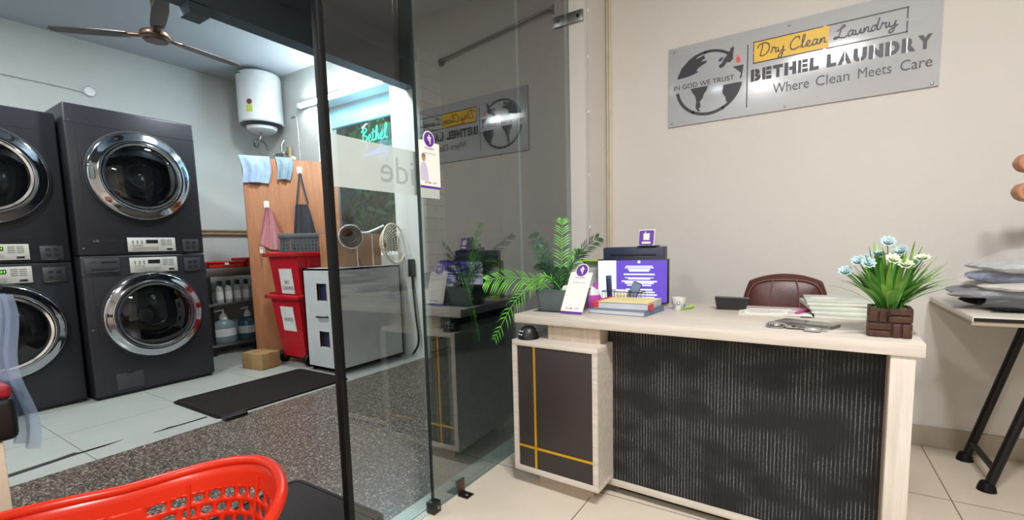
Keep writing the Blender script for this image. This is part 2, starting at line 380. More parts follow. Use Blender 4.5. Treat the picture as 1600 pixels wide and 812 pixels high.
# script lettering drawn as single strokes
GL = {
 'D': (.78, [[(.22, .93), (.16, .5), (.06, .08), (.16, .0), (.42, .08), (.66, .42), (.6, .85), (.25, 1.0), (-.08, .86), (-.12, .66)]]),
 'r': (.46, [[(0, .05), (.1, .4), (.12, .54), (.18, .42), (.33, .44), (.3, .2), (.34, .04), (.46, .16)]]),
 'y': (.5, [[(.02, .44), (.04, .14), (.15, .05), (.29, .2), (.36, .46), (.33, .1), (.24, -.34), (.08, -.42), (.06, -.22), (.5, .12)]]),
 'C': (.66, [[(.58, .78), (.56, .98), (.34, .96), (.1, .62), (.06, .2), (.26, .0), (.6, .16)]]),
 'l': (.3, [[(0, .05), (.2, .6), (.26, .97), (.16, .97), (.1, .4), (.14, .03), (.3, .08)]]),
 'e': (.38, [[(0, .12), (.24, .28), (.22, .47), (.08, .38), (.05, .12), (.2, 0), (.38, .1)]]),
 'a': (.44, [[(.32, .42), (.12, .44), (.02, .16), (.12, .0), (.28, .26), (.33, .44), (.29, .08), (.44, .06)]]),
 'n': (.42, [[(0, .0), (.06, .44), (.05, .08), (.18, .42), (.28, .38), (.27, .06), (.42, .06)]]),
 'L': (.72, [[(.1, .62), (.22, .72), (.46, .84), (.54, .98), (.42, 1.0), (.33, .8), (.28, .45), (.18, .1), (.0, .0), (-.06, .1), (.08, .16), (.34, .03), (.58, .0), (.7, .14)]]),
 'u': (.42, [[(0, .42), (.02, .1), (.14, .02), (.29, .42), (.28, .08), (.42, .06)]]),
 'd': (.48, [[(.3, .42), (.1, .42), (.02, .15), (.12, .0), (.28, .3), (.44, .98), (.34, .3), (.34, .05), (.48, .06)]]),
 'B': (.6, [[(.2, .92), (.1, .04)], [(-.02, .74), (.3, 1.0), (.5, .82), (.18, .52), (.5, .36), (.4, .06), (.04, .02)]]),
 't': (.3, [[(.14, .82), (.06, .1), (.14, .02), (.3, .1)], [(-.06, .56), (.28, .62)]]),
 'h': (.42, [[(0, .05), (.2, .66), (.22, .98), (.12, .84), (.04, .02), (.18, .42), (.3, .36), (.28, .05), (.42, .08)]]),
 ' ': (.3, [])}
def script(mb, word, X, w, h, r, n=6, z=.001, flat=1.0):
    adv = 0; strokes = []
    for ch in word:
        a, ss = GL[ch]
        for st in ss: strokes.append([(x + adv, y) for x, y in st])
        adv += a
    x0 = min(p[0] for s in strokes for p in s); x1 = max(p[0] for s in strokes for p in s)
    for s in strokes:
        pts = smooth_path([((p[0] - x0) / (x1 - x0) * w, p[1] * h, z) for p in s], 5)
        mb.tube([X @ p for p in pts], r, n, flat=flat, upv=(X.to_3x3() @ Vector((0, 0, 1))))
def rounded_rect(x0, y0, x1, y1, r, k=4):
    out = []
    for cx, cy, a in ((x1 - r, y1 - r, 0), (x0 + r, y1 - r, 90), (x0 + r, y0 + r, 180), (x1 - r, y0 + r, 270)):
        for i in range(k + 1): out.append((cx + r * math.cos(R(a + 90 * i / k)), cy + r * math.sin(R(a + 90 * i / k))))
    return out
def circle(cx, cy, r, n=32): return [(cx + r * math.cos(2 * PI * i / n), cy + r * math.sin(2 * PI * i / n)) for i in range(n)]

# ================================================================== SETTING
LX, BY = -5.4, 3.08                 # laundry left wall, window wall
GX = -1.165                         # fixed pane
OX = -2.90                          # opening between passage and laundry
WY = 2.827                          # sign wall
struct('floor', MB().box((-1.17, -2.2, -.05), (2.6, 2.83, 0)), 'tile', 'cream square tiled floor of the reception', 'floor')
struct('floor_threshold', MB().box((-1.27, -2.2, -.05), (-1.171, 2.83, .002)), 'ptile', 'pale green tiled threshold strip under the glass panes', 'floor')
struct('floor_passage', MB().box((-2.94, -2.2, -.05), (-1.271, 7.0, 0)), 'granite', 'speckled dark granite floor of the passage', 'floor')
struct('floor_laundry', MB().box((LX, -2.2, -.05), (-2.941, BY, .0)), 'ltile', 'white tiled floor in front of the washers', 'floor')
struct('wall_back', MB().box((-1.19, WY, 0), (2.6, WY + .15, 2.9)), 'wall', 'white reception wall carrying the metal sign', 'wall')
struct('wall_right', MB().box((2.6, -2.2, 0), (2.75, 2.98, 2.9)), 'wall', 'white reception wall beyond the folding table', 'wall')
struct('wall_front', MB().box((-5.4, -2.35, 0), (2.75, -2.2, 2.95)), 'wall', 'white wall behind the viewer', 'wall')
struct('ceiling', MB().box((-1.19, -2.2, OFFICE_CEIL), (2.6, WY, OFFICE_CEIL + .1)), 'ceil', 'white reception ceiling', 'ceiling')
struct('ceiling_passage', MB().box((OX - .02, -2.2, PASS_CEIL), (-1.19, 3.7, PASS_CEIL + .1)), 'dark', 'dark grey ceiling of the passage', 'ceiling')
struct('ceiling_laundry', MB().box((LX, -2.2, LAUNDRY_CEIL), (-2.98, BY, LAUNDRY_CEIL + .1)), 'lceil', 'white laundry room ceiling carrying the fan', 'ceiling')
struct('wall_left', MB().box((LX - .15, -2.2, 0), (LX, BY + .1, 3.0)), 'lwall', 'pale wall behind the stacked washers', 'wall')
# window wall with its recess
wx0, wx1, wz0, wz1, wd = -4.30, -3.225, .95, 2.50, .17
b = MB()
b.box((LX, BY, 0), (wx0, BY + wd + .06, 3.0)).box((wx1, BY, 0), (OX + .03, BY + wd + .06, 3.0)).box((wx0, BY, 0), (wx1, BY + wd + .06, wz0)).box((wx0, BY, wz1), (wx1, BY + wd + .06, 3.0))
struct('wall_window', b, 'lwall', 'pale laundry wall around the deep window recess', 'wall')
win = thing('window_1', 'deep set dark window lit by a mint neon word', 'window', ((wx0 + wx1) / 2, BY + wd, wz0), kind='structure')
hw = (wx1 - wx0) / 2
MB().box((-hw, -.003, 0), (hw, .003, wz1 - wz0)).build('window_pane', 'winglass', win)
b = MB()
for a, c in (((-hw, -.02, 0), (-hw + .022, .02, 1.55)), ((hw - .035, -.02, 0), (hw, .02, 1.55)), ((-hw, -.02, 1.515), (hw, .02, 1.55)), ((-hw, -.02, 0), (hw, .02, .035))): b.box(a, c, .004)
b.build('window_frame', 'white', win)
MB().box((-hw + .035, -.03, 1.335), (hw - .035, .02, 1.515), .003).build('window_header', mat('neon_light_tint', (150, 200, 226), .5), win)  # blue cast of the neon is put into the header colour
# opening header with its notch
b = MB().box((OX - .12, -2.2, 2.395), (OX, BY, 2.9)).box((OX - .12, 1.325, 2.335), (OX, 1.425, 2.40))
struct('trim_1', b, 'beam', 'dark grey header beam over the laundry opening', 'beam')
struct('trim_2', MB().box((OX, -2.2, 2.60), (OX + .03, BY, 2.72)), 'beam', 'upper ledge along the dark header beam', 'beam')
# pilaster at the end of the glass
struct('trim_3', MB().box((-1.19, 2.49, 0), (-1.07, WY, 2.765)), 'wall', 'narrow white pilaster at the end of the glass partition', 'pilaster')
struct('baseboard_back', MB().box((-1.07, WY - .012, 0), (2.6, WY, .10), .002), 'skirt', 'beige tile skirting along the sign wall', 'skirting')
struct('wall_stone', MB().box((-2.868, 3.085, 0), (-2.845, 3.34, 2.72)), 'stone', 'rough stone cladding on the wall end beyond the glass', 'wall')
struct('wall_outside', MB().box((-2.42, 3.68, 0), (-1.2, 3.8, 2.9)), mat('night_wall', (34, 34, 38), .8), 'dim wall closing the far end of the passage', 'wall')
struct('wall_hedge_blocker', MB().box((-2.97, 3.315, 0), (-2.869, 4.6, 2.95)), mat('night_wall', (34, 34, 38), .8), 'added dark wall blocking the lit hedge from the passage', 'wall')  # added to block the lit hedge and its light spill beyond the glass
struct('ground_outside', MB().box((-5.4, 3.32, -.05), (-2.98, 4.6, 0)), 'granite', 'dark ground under the garden hedge', 'ground')
struct('trim_4', MB().box((-1.24, -2.2, 2.66), (-1.13, 2.49, 2.72)), 'beam', 'top channel holding the glass partition', 'channel')

# glass partition
YB0, YB1 = 1.225, 2.487
win = thing('window_2', 'fixed tinted glass pane ending at the white pilaster', 'glass pane', (GX, YB0, 0), kind='structure')
MB().box((-.005, .006, .012), (.005, YB1 - YB0, 2.70)).build('fixed_pane', 'paneB', win)
MB().box((-.0055, 0, .012), (.0055, .006, 2.70)).build('pane_edge', 'paneedge', win)
YA0, YA1 = .872, 1.985
dr = thing('door_1', 'clear sliding glass door with black brush edge and frosted band', 'glass door', (-1.20, YA0, 0), kind='structure')
MB().box((-.005, .022, .014), (.005, YA1 - YA0 - .003, 2.70)).build('door_pane', 'paneA', dr)
MB().box((-.0055, YA1 - YA0 - .003, .014), (.0055, YA1 - YA0, 2.70)).build('pane_edge', 'edgelight', dr)
MB().box((-.014, 0, .01), (.014, .022, 2.70), .003).build('edge_seal', 'rubber', dr)
fr = MB().box((.0056, .024, 1.193), (.0062, 1.374 - YA0, 1.348)).build('frosted_band', 'frost', dr)
MB().text('Slide', frame((.0066, .46, 1.225), (0, -1, 0), (0, 0, 1)), .25, .09, 0).build('band_word', 'frostword', fr)
t = thing('glass_clamp', 'black floor clamp at the foot of the tinted pane edge', 'clamp', (GX, 1.222, 0))
MB().box((-.02, -.012, .0), (.02, .03, .045), .004).build('clamp_body', 'black', t)
MB().cyl((.02, .01, .024), (.024, .01, .024), .007).build('clamp_screw', 'steel', t)
t = thing('floor_bracket', 'small brown metal bracket screwed to tiles beside the glass', 'bracket', (GX + .008, 1.385, 0))
MB().box((0, -.022, 0), (.004, .022, .062), .001).build('upright_plate', 'copper', t)
MB().box((0, -.022, 0), (.05, .022, .004), .001).build('foot_plate', 'black', t)
MB().lathe([(0, .003), (.006, .0025), (.007, 0)], 10, T(.03, 0, .004)).build('screw', 'silverkey', t)

# ================================================================== PASSAGE + OUTSIDE
random.seed(3)
b = MB()
for i in range(1300):
    p = Vector((random.uniform(-4.9, -3.05), BY + wd + random.uniform(.25, .7), random.uniform(.05, 2.5)))
    a = random.uniform(0, 6.28); l = random.uniform(.05, .1); d = Vector((math.cos(a), random.uniform(-.4, .4), math.sin(a))) * l; s_ = Vector((-d.z, .02, d.x)) * .3
    b.f([b.v(p - d), b.v(p + s_), b.v(p + d), b.v(p - s_)])
tag(b.build('hedge', 'hedge', smooth=False), 'dark green hedge outside the laundry window', 'hedge', kind='stuff')
def matt(name, x0, y0, x1, y1, m, label, rim, rot=0):
    t = thing(name, label, 'mat', ((x0 + x1) / 2, (y0 + y1) / 2, 0), rot)
    hx, hy = abs(x1 - x0) / 2, abs(y1 - y0) / 2
    MB().prism(rounded_rect(-hx, -hy, hx, hy, .04), .001, .009).build('mat_body', m, t)
    b = MB(); b.tube([(p[0], p[1], .008) for p in rounded_rect(-hx + .012, -hy + .012, hx - .012, hy - .012, .035)], .006, 8, closed=True); b.build('mat_border', rim, t)
matt('floor_mat', -3.62, 1.315, -2.975, 2.27, 'mat1', 'long dark brown rubber mat on white tiles before the washers', 'rubber')
matt('door_mat', -1.86, .70, -1.29, 1.115, 'mat2', 'ribbed black doormat on granite beside the red basket', 'rubber')
def flat_mark(name, pts, m, label, cat, z=.0015, h=.0012):
    o = MB().prism(pts, z, z + h).build(name, m); return tag(o, label, cat)
flat_mark('floor_tape', [(-3.04, .30), (-3.075, .46), (-3.10, .62), (-3.112, .69), (-3.12, .80), (-3.135, .90), (-3.115, .81), (-3.125, .72), (-3.155, .70), (-3.135, .62), (-3.115, .46), (-3.08, .30)], 'tape', 'torn black tape strip on white tiles behind the red basket', 'tape')
flat_mark('floor_tape', [(-3.095, 1.02), (-3.085, 1.12), (-3.085, 1.30), (-3.105, 1.30), (-3.10, 1.15), (-3.115, 1.10), (-3.105, 1.08)], 'tape', 'short torn black tape scrap near the corner of the brown mat', 'tape')
tag(MB().box((-2.96, 1.32, 0), (-2.90, 1.45, .022), .004).build('door_stop', 'black'), 'black track end piece at the tile edge by the brown mat', 'track')
t = thing('wall_rod', 'slim sloping metal pipe high on the wall above the sign', 'pipe', (-.4, WY - .03, 2.47))
MB().tube([(.46, 0, -.06), (-.5, 0, .05)], .009, 10).build('pipe', 'steel', t)
MB().lathe([(0, 0), (.03, 0), (.03, .01), (.014, .03), (0, .03)], 16, T(.46, .03, -.06) @ RX(90)).build('wall_flange', 'steel', t)
MB().lathe([(0, 0), (.03, 0), (.03, .01), (.014, .03), (0, .03)], 16, T(-.5, .03, .05) @ RX(90)).build('wall_flange', 'steel', t)

# ================================================================== LAUNDRY MACHINES
def front(y, z, x=0): return frame((x, y, z), (0, 1, 0), (0, 0, 1))
def door_parts(root, cy, cz, r, ri, washer):
    X = frame((0, cy, cz), (0, 1, 0), (0, 0, 1))
    d = MB(X).lathe([(r + .012, .0), (r + .012, .012), (r + .002, .018), (r, .018)], 64).build('door', 'seam', root)
    prof = []
    prof = [(r, .012), (r - .001, .022), (r - .006, .029), (r - .012, .031), (r - .03, .036), (ri + .03, .046), (ri + .016, .049), (ri + .009, .048), (ri + .004, .042)]
    MB(X).lathe(prof, 72).build('chrome_ring', 'darkchrome', d)
    MB(X).lathe([(ri + .004, .03), (ri, .05), (ri - .014, .048), (ri - .018, .03)], 64).build('inner_rim', 'chrome', d)
    MB(X).lathe([(0, .004), (ri * .3, .006), (ri * .33, .014), (ri * .38, .014), (ri * .41, .005), (ri * .6, .005), (ri * .62, .012), (ri * .66, .012), (ri * .68, .004), (ri * .95, .004), (ri, .02)], 56).build('drum', 'drum', d)
    MB(X).lathe([(0, .072), (ri * .4, .067), (ri * .75, .054), (ri * .95, .036), (ri, .03)], 64).build('door_glass', 'doorglass', d)
    if washer:
        MB(X).prism(rounded_rect(-.028, r - .028, .028, r - .004, .008), .05, .066).build('door_handle', 'black', d)
        MB(X).lathe([(0, .02), (.045, .016), (.05, .006)], 28, T(-.06, .0, 0)).build('drum_cap', 'steel', d)
    else:
        MB(X).prism(rounded_rect(-r + .006, -.045, -r + .03, .045, .01), .05, .066).build('door_handle', 'chrome', d)
def fascia(root, z0, z1, lit, y0=.272, y1=.572):
    p = MB().box((0, y0, z0), (.006, y1, z1), .002).build('control_panel', 'silver', root)
    b = MB(front(0, 0, .0066)); W = y1 - y0; H = z1 - z0
    for i in range(4):
        for k in range(2): b.prism(rounded_rect(y0 + W * (.68 + .13 * k), z0 + H * (.45 + .12 * i), y0 + W * (.68 + .13 * k) + W * .11, z0 + H * (.45 + .12 * i) + H * .05, .001), 0, .0006)
    for i in range(3): b.prism(rounded_rect(y0 + W * (.09 + .09 * i), z0 + H * .55, y0 + W * (.09 + .09 * i) + W * .03, z0 + H * .8, .001), 0, .0006)
    b.prism(rounded_rect(y0 + W * .08, z0 + H * .42, y0 + W * .3, z0 + H * .46, .0005), 0, .0006)
    for i in range(3): b.prism(rounded_rect(y0 + W * .08, z0 + H * (.12 + .09 * i), y0 + W * .62, z0 + H * (.14 + .09 * i), .0005), 0, .0006)
    b.build('button_print', 'print', p)
    d = MB().box((.006, y0 + W * .37, z0 + H * .6), (.0085, y0 + W * .62, z0 + H * .84), .0008).build('display', 'black', p)
    MB().box((.006, y0 + W * .80, z0 + H * .1), (.0085, y0 + W * .92, z0 + H * .22), .0008).build('card_slot', 'black', p)
    if lit: MB().text('PUSH', front(y0 + W * .39, z0 + H * .64, .009), W * .21, H * .15, 0, .01).build('lit_word', 'led', p)
    c = MB().box((0, .620, z0 - .004), (.005, .735, z1 - .012), .003).build('payment_plate', 'graph2', root)
    b = MB(front(0, 0, .0055))
    for i in range(2):
        for k in range(2): b.prism(rounded_rect(.645 + .04 * k, z0 + .02 + .035 * i, .672 + .04 * k, z0 + .038 + .035 * i, .003), 0, .001)
    b.build('plate_marks', 'seam', c)
    MB().tube([(.008, .622, z0 + .004), (.008, .63, z0 - .002), (.008, .70, z0 - .002)], .003, 6).build('plate_edge', 'chrome', c)
def machine(kind, loc, label, lit):
    dry = kind == 'dryer'
    t = thing('tumble_dryer' if dry else 'washing_machine', label, 'dryer' if dry else 'washing machine', loc)
    H = 1.012
    W = .775
    MB().box((-.74, .003, 0 if dry else .02), (0, W - .003, H), .012, seg=3).build('cabinet_body', 'graphite', t)
    b = MB()
    if dry:
        seams = [(.152, .155), (.885, .888)]
    else:
        seams = [(.868, .871)]
        b.box((-.7, .02, 0), (-.02, W - .02, .021))
    for a, c in seams: b.box((-.0005, .004, a), (.0012, W - .004, c))
    b.box((-.0005, .055, .17 if dry else .03), (.0012, .057, .88 if dry else .86))
    b.build('panel_seam', 'seam', t)
    for z in ((.05, .9) if dry else (.95, .5)):
        MB().lathe([(0, .004), (.006, .003), (.007, 0)], 10, front(.03, z)).build('screw', 'chrome', t)
    if dry:
        door_parts(t, .395, .565, .312, .232, False); fascia(t, .022, .125, lit)
        MB().text('LG', front(.085, .095, .001), .03, .014, 0, .01).build('maker_mark', 'print', t)
        MB().prism(rounded_rect(.15, .097, .225, .11, .003), 0, .001, front(0, 0)).build('name_strip', 'seam', t)
    else:
        door_parts(t, .395, .565, .312, .238, True); fascia(t, .882, .992, lit)
        d = MB().box((0, .02, .884), (.008, .215, .995), .003).build('soap_drawer', 'graph2', t)
        MB().box((.006, .055, .903), (.010, .205, .932), .002).build('drawer_pull', 'seam', d)
        MB().tube([(.011, .056, .902), (.011, .204, .902)], .003, 6).build('pull_lip', 'chrome', d)
        MB().text('LG', front(.05, .962, .009), .032, .014, 0, .01).build('maker_mark', 'ink', d)
        MB().box((.008, .11, .960), (.009, .2, .975), .0005).build('name_strip', 'seam', d)
        h = MB().box((0, .125, .045), (.004, .285, .165), .003).build('filter_hatch', 'graph2', t)
        MB().box((.003, .185, .155), (.006, .225, .166), .002).build('hatch_grip', 'seam', h)
    return t
machine('washer', (-4.133, 1.06, 0), 'charcoal washing machine with unlit display, under the dryer nearer the shelf', False)
machine('dryer', (-4.133, 1.06, 1.013), 'charcoal dryer with unlit display stacked nearer the white water heater', False)
t = machine('washer', (-4.215, .272, 0), 'charcoal washing machine with green PUSH display, cut by the photo edge', True); t.scale = (1, 1, .965)
t = machine('dryer', (-4.215, .272, .978), 'charcoal dryer with green PUSH display, cut by the photo edge', True); t.scale = (1, 1, .965)

# ceiling fan
t = thing('ceiling_fan', 'brown three bladed ceiling fan above the washers', 'fan', (-3.81, 1.51, 2.5))
MB().lathe([(0, -.035), (.06, -.034), (.075, -.02), (.088, -.012), (.092, .0), (.085, .02), (.06, .035), (0, .04)], 40).build('motor', 'copper', t)
MB().lathe([(.068, -.032), (.076, -.026), (.08, -.018)], 40).build('trim_ring', 'brownfan', t)
MB().cyl((0, 0, .035), (0, 0, .37), .012).build('down_rod', 'brownfan', t)
MB().lathe([(0, .4), (.05, .4), (.045, .36), (.015, .33), (0, .33)], 24).build('canopy', 'brownfan', t)
for a in (97, 227, 343):
    X = RZ(a)
    b = MB(X); prof = [(.16, .036), (.25, .043), (.45, .045), (.58, .036), (.605, .012)]
    bl = [(x, -wv) for x, wv in prof] + [(x, wv) for x, wv in reversed(prof)]
    b.prism(bl, -.003, .003, RX(3)); bb = b.build('fan_blade', 'brownfan', t)
    MB(X).box((.075, -.022, -.006), (.2, .022, .006), .003).build('blade_iron', 'copper', bb)

# water heater
t = thing('water_heater', 'white cylindrical water heater hung in the laundry corner', 'water heater', (-4.93, 2.86, 2.32))
MB().lathe([(0, .56), (.17, .555), (.205, .535), (.212, .51), (.212, .05), (.2, .035)], 48).build('tank', 'white', t)
MB().lathe([(.205, .05), (.2, .03), (.17, .012), (.12, .008)], 48).build('base_band', 'graph2', t)
MB().lathe([(.15, .012), (.14, -.02), (.1, -.045), (0, -.05)], 40).build('bottom_cover', 'white', t)
b = MB()
X = Matrix.Rotation(R(-58), 4, 'Z')
MB(X).box((.2115, -.035, .12), (.2135, .03, .19), .0005).build('energy_label', mat('energy_label', (190, 205, 90), .6), t)
MB(X).lathe([(0, .003), (.026, .002), (.028, 0)], 20, frame((.211, 0, .22), (0, 1, 0), (0, 0, 1))).build('round_badge', mat('heater_badge', (120, 60, 70), .5), t)
MB(X).box((.2115, -.12, .50), (.2135, -.07, .508), .0005).build('name_mark', 'ink', t)
b = MB(); b.tube(smooth_path([(.02, -.02, -.04), (.03, -.05, -.12), (-.02, -.06, -.2), (-.12, -.03, -.16), (-.13, 0, -.1), (-.02, .02, -.14), (.04, .02, -.22)]), .009, 8); b.build('flexible_hose', 'steel', t)
t = thing('water_taps', 'chrome taps and brown pipe stub under the water heater', 'tap', (-4.86, 3.05, 2.02))
MB().tube([(0, 0, .2), (0, -.03, .15), (0, -.04, -.22)], .012, 8).build('riser_pipe', 'brass', t)
MB().tube([(-.14, -.04, .05), (.12, -.04, .05)], .012, 8).build('cross_pipe', 'steel', t)
for x in (-.1, .08):
    v_ = MB().lathe([(0, -.035), (.016, -.03), (.02, 0), (.014, .03), (0, .035)], 14, T(x, -.04, .05) @ RX(90)).build('valve', 'chrome', t)
    MB().box((x - .03, -.085, .045), (x + .03, -.075, .056), .003).build('valve_handle', 'chrome', v_)
MB().tube([(.1, -.04, -.1), (.24, -.05, -.02)], .025, 10).build('stub_pipe', 'cream', t)
MB().box((.08, -.03, -.2), (.13, 0, .12), .004).build('backing_strip', 'ochre', t)

# wiring and pipes of the laundry wall
t = thing('junction_box', 'round white junction box with wire on the wall above the dryers', 'junction box', (LX, 1.585, 2.46))
MB().lathe([(0, .03), (.036, .028), (.042, .02), (.044, 0)], 28, front(0, 0)).build('box_cover', 'white', t)
MB().tube(smooth_path([(.008, -.04, -.01), (.008, -.3, .0), (.008, -.8, .005), (.008, -1.5, .03)]), .006, 6).build('wire', 'cable', t)
MB().tube([(.01, 0, .04), (.01, .0, .06)], .006, 6).build('wire_entry', 'cable', t)
t = thing('wall_pipe', 'two brown water pipes running along the wall behind the shelf', 'pipe', (LX + .03, 2.0, 1.22))
for k in (0, .035): MB().tube([(0, 0, k), (0, 1.05, k)], .012, 10).build('pipe', 'ochre', t)
MB().box((-.03, .3, -.015), (.012, .32, .05), .003).build('pipe_clip', 'white', t)
tag(MB().tube(smooth_path([(-4.72, BY - .012, 2.44), (-4.66, BY - .012, 2.45), (-4.62, BY - .012, 2.36), (-4.61, BY - .012, 1.8), (-4.6, BY - .012, 1.4)]), .006, 6).build('wall_cable', 'cable'), 'thin white cable down the wall between heater and window', 'cable')

# tube light and neon word
t = thing('tube_light', 'glowing fluorescent tube light mounted above the window', 'tube light', (-3.86, BY - .005, 2.525))
MB().box((-.66, -.035, -.03), (.66, 0, .03), .006).build('batten', 'white', t)
MB().cyl((-.62, -.055, -.012), (.62, -.055, -.012), .016, n=16).build('lamp_tube', 'tubeglow', t)
for x in (-.64, .64): MB().box((x - .02, -.075, -.035), (x + .02, -.03, .015), .004).build('lamp_holder', 'white', t)
t = thing('neon_sign', 'mint green neon word Bethel hanging in the dark window', 'neon sign', (-3.775, BY + wd - .05, 1.955))
b = MB(); script(b, 'Bethel', frame((0, 0, .115), (1, 0, 0), (0, 0, 1)), .37, .135, .0055, 8); b.build('neon_word', 'neon', t)
b = MB(); script(b, 'Laundry', frame((.02, 0, -.02), (1, 0, 0), (0, 0, 1)), .36, .10, .0045, 8); b.build('neon_tagline', 'neonblue', t)
MB().box((-.02, .02, -.08), (.40, .024, .30), .001).build('backing_sheet', 'winglass', t)
for lx_, lz_, pw, lc in ((.18, .17, 3.0, (.35, .9, 1)), (.18, 0, 5.0, (.3, .6, 1))):
    pl_ = bpy.data.lights.new('neon_glow', 'POINT'); pl_.energy = pw; pl_.color = lc; pl_.shadow_soft_size = .12
    po = bpy.data.objects.new('neon_glow', pl_); po.location = (-3.775 + lx_, BY + wd - .12, 1.955 + lz_); C.objects.link(po)

# steel shelf and its bottles
SX, SY0, SY1 = -4.86, 2.16, 3.0
t = thing('storage_shelf', 'low grey steel shelf between the washers and plywood board', 'shelf', (SX - .2, (SY0 + SY1) / 2, 0))
hy = (SY1 - SY0) / 2
for z0, z1, m_ in ((.78, .865, 'steel'), (.49, .515, 'steel'), (.085, .11, 'steel')): MB().box((-.2, -hy, z0), (.2, hy, z1), .004).build('shelf_board', m_, t)
for sx in (-.185, .185):
    for sy in (-hy + .015, hy - .015): MB().box((sx - .014, sy - .014, 0), (sx + .014, sy + .014, .8), .002).build('leg', 'legm', t)
def spray(name, loc, label, m, h, r, group, jug=False):
    t = thing(name, label, 'bottle', loc, random.uniform(-15, 15), group)
    if jug:
        MB().lathe([(0, 0), (r * .95, 0), (r, .02), (r, h * .7), (r * .8, h * .84), (r * .3, h * .93), (r * .3, h), (0, h)], 24, sx=.8).build('bottle_body', m, t)
        MB().lathe([(r * .84, h * .25), (r * .84, h * .56)], 24, sx=.985, sy=1.22).build('bottle_label', 'labelw', t)
        MB().lathe([(0, h + .04), (r * .2, h + .04), (r * .36, h), (r * .36, h - .02), (0, h - .02)], 16).build('cap', 'white', t)
        MB().tube([(0, 0, h + .03), (0, 0, h + .075), (.01, -.03, h + .078), (.02, -.085, h + .07)], [.008, .012, .011, .008], 8).build('pump', 'white', t)
    else:
        MB().lathe([(0, 0), (r, 0), (r, h * .62), (r * .5, h * .78), (r * .35, h * .8), (0, h * .8)], 20).build('bottle_body', m, t)
        MB().lathe([(r * 1.01, h * .15), (r * 1.01, h * .52)], 20).build('bottle_label', 'labelw', t)
        MB().box((-.012, -.014, h * .79), (.03, .014, h), .004).build('trigger_head', 'black', t)
        MB().tube([(.025, 0, h * .92), (.045, 0, h * .84)], .005, 6).build('trigger', 'black', t)
    return t
names = ['nearest the washers', 'second from the washers', 'in the middle of the row', 'second from the plywood board', 'nearest the plywood board']
for i in range(5):
    spray('spray_bottle', (SX - .07, SY0 + .13 + i * .085, .516), 'black topped spray bottle on the middle shelf, ' + names[i], 'spray', .22, .033, 'spray bottles on the middle shelf')
for i, (y, m_, tx) in enumerate(((2.33, 'jug', 'clear pump jug on the lower shelf, nearest the washers'), (2.57, 'bluejug', 'pump jug of blue liquid on the lower shelf'), (2.80, 'jug', 'clear pump jug on the lower shelf, half behind the plywood'))):
    spray('pump_jug', (SX - .12, y, .111), tx, m_, .25, .105, 'pump jugs on the lower shelf', True)
t = thing('metal_tin', 'square grey tin at the end of the middle shelf', 'tin', (SX - .12, 2.815, .516))
MB().box((-.08, -.14, 0), (.08, .14, .19), .01).build('tin_body', 'steel', t); MB().lathe([(0, .012), (.02, .012), (.024, 0)], 16, T(0, .05, .19)).build('cap', 'black', t)
def tray(loc, lx, ly, h, label):
    t = thing('plastic_tray', label, 'tray', loc, 0, 'red trays on the shelf')
    b = MB()
    for (x0, y0, x1, y1) in ((-lx, -ly, lx, -ly + .006), (-lx, ly - .006, lx, ly), (-lx, -ly, -lx + .006, ly), (lx - .006, -ly, lx, ly)): b.box((x0, y0, 0), (x1, y1, h))
    b.box((-lx, -ly, 0), (lx, ly, .006)); b.build('tray_body', 'redtray', t)
    b = MB(); b.tube([(p[0], p[1], h) for p in rounded_rect(-lx - .006, -ly - .006, lx + .006, ly + .006, .02)], .008, 6, closed=True); b.build('tray_rim', 'redtray', t)
    MB().box((lx, -.02, h - .03), (lx + .012, .02, h), .003).build('tray_clip', 'white', t)
tray((SX - .18, 2.36, .866), .15, .17, .055, 'low red plastic tray on the shelf, nearest the washers')
tray((SX - .18, 2.76, .866), .15, .2, .085, 'taller red plastic tray on the shelf, behind the plywood edge')
spray('floor_jug', (-5.02, 2.07, 0), 'pale jug on the floor between washer and shelf', 'jug', .28, .07, None, True)

# plywood board with cloths
A0, B0 = Vector((-4.40, 2.334, 0)), Vector((-4.005, 3.06, 0))
bd = (B0 - A0).normalized(); bn = Vector((bd.y, -bd.x, 0)); BL = (B0 - A0).length
BF = frame(A0, bd, (0, 0, 1))     # local x along board, y up, z toward the viewer
bt = thing('plywood_board', 'tall plywood sheet standing as a screen behind the red bins', 'board', A0)
L0 = T(*(-A0))
MB(L0 @ BF).box((0, 0, -.018), (BL, 1.885, 0), .002).build('sheet', 'ply', bt)
MB(L0 @ BF).box((-.003, 0, -.017), (0, 1.885, -.001)).build('sheet_edge', 'plyedge', bt)
MB(L0 @ BF).box((.05, 0, -.10), (BL - .3, .03, -.018)).build('foot_batten', 'plyedge', bt)
def drape(name, x0, x1, top, front_len, back_len, m, label, seedv, over=True):
    rnd = random.Random(seedv); ph = rnd.uniform(0, 6)
    Lf, Lb = front_len, back_len
    def fn(u, v, off):
        sarc = v * (Lf + Lb + .05)
        x = x0 + (x1 - x0) * u
        wob = .012 * math.sin(u * 9 + ph) + .006 * math.sin(u * 23 + ph * 2)
        if sarc < Lb: y, z = top - (Lb - sarc), -.036 - wob * (Lb - sarc) / max(Lb, .01) - .006
        elif sarc < Lb + .05:
            a = (sarc - Lb) / .05 * PI; y, z = top + .014 * math.sin(a) + .002, -.012 - .027 * math.cos(a)
        else:
            d = sarc - Lb - .05; y, z = top - d * (1 - .1 * u * (1 - u)), .016 + (wob + .012) * min(1, d / .08)
            x += (u - .5) * -.15 * d
        p = BF @ Vector((x + .01 * math.sin(y * 20 + ph), y, z + off)); return p
    b = MB(); b.grid(fn, 26, 24, .004); return tag(b.build(name, m), label, 'cloth')
drape('hanging_cloth', -.015, .235, 1.89, .24, .14, 'towelb', 'pale blue cloth draped over the plywood edge corner', 5)
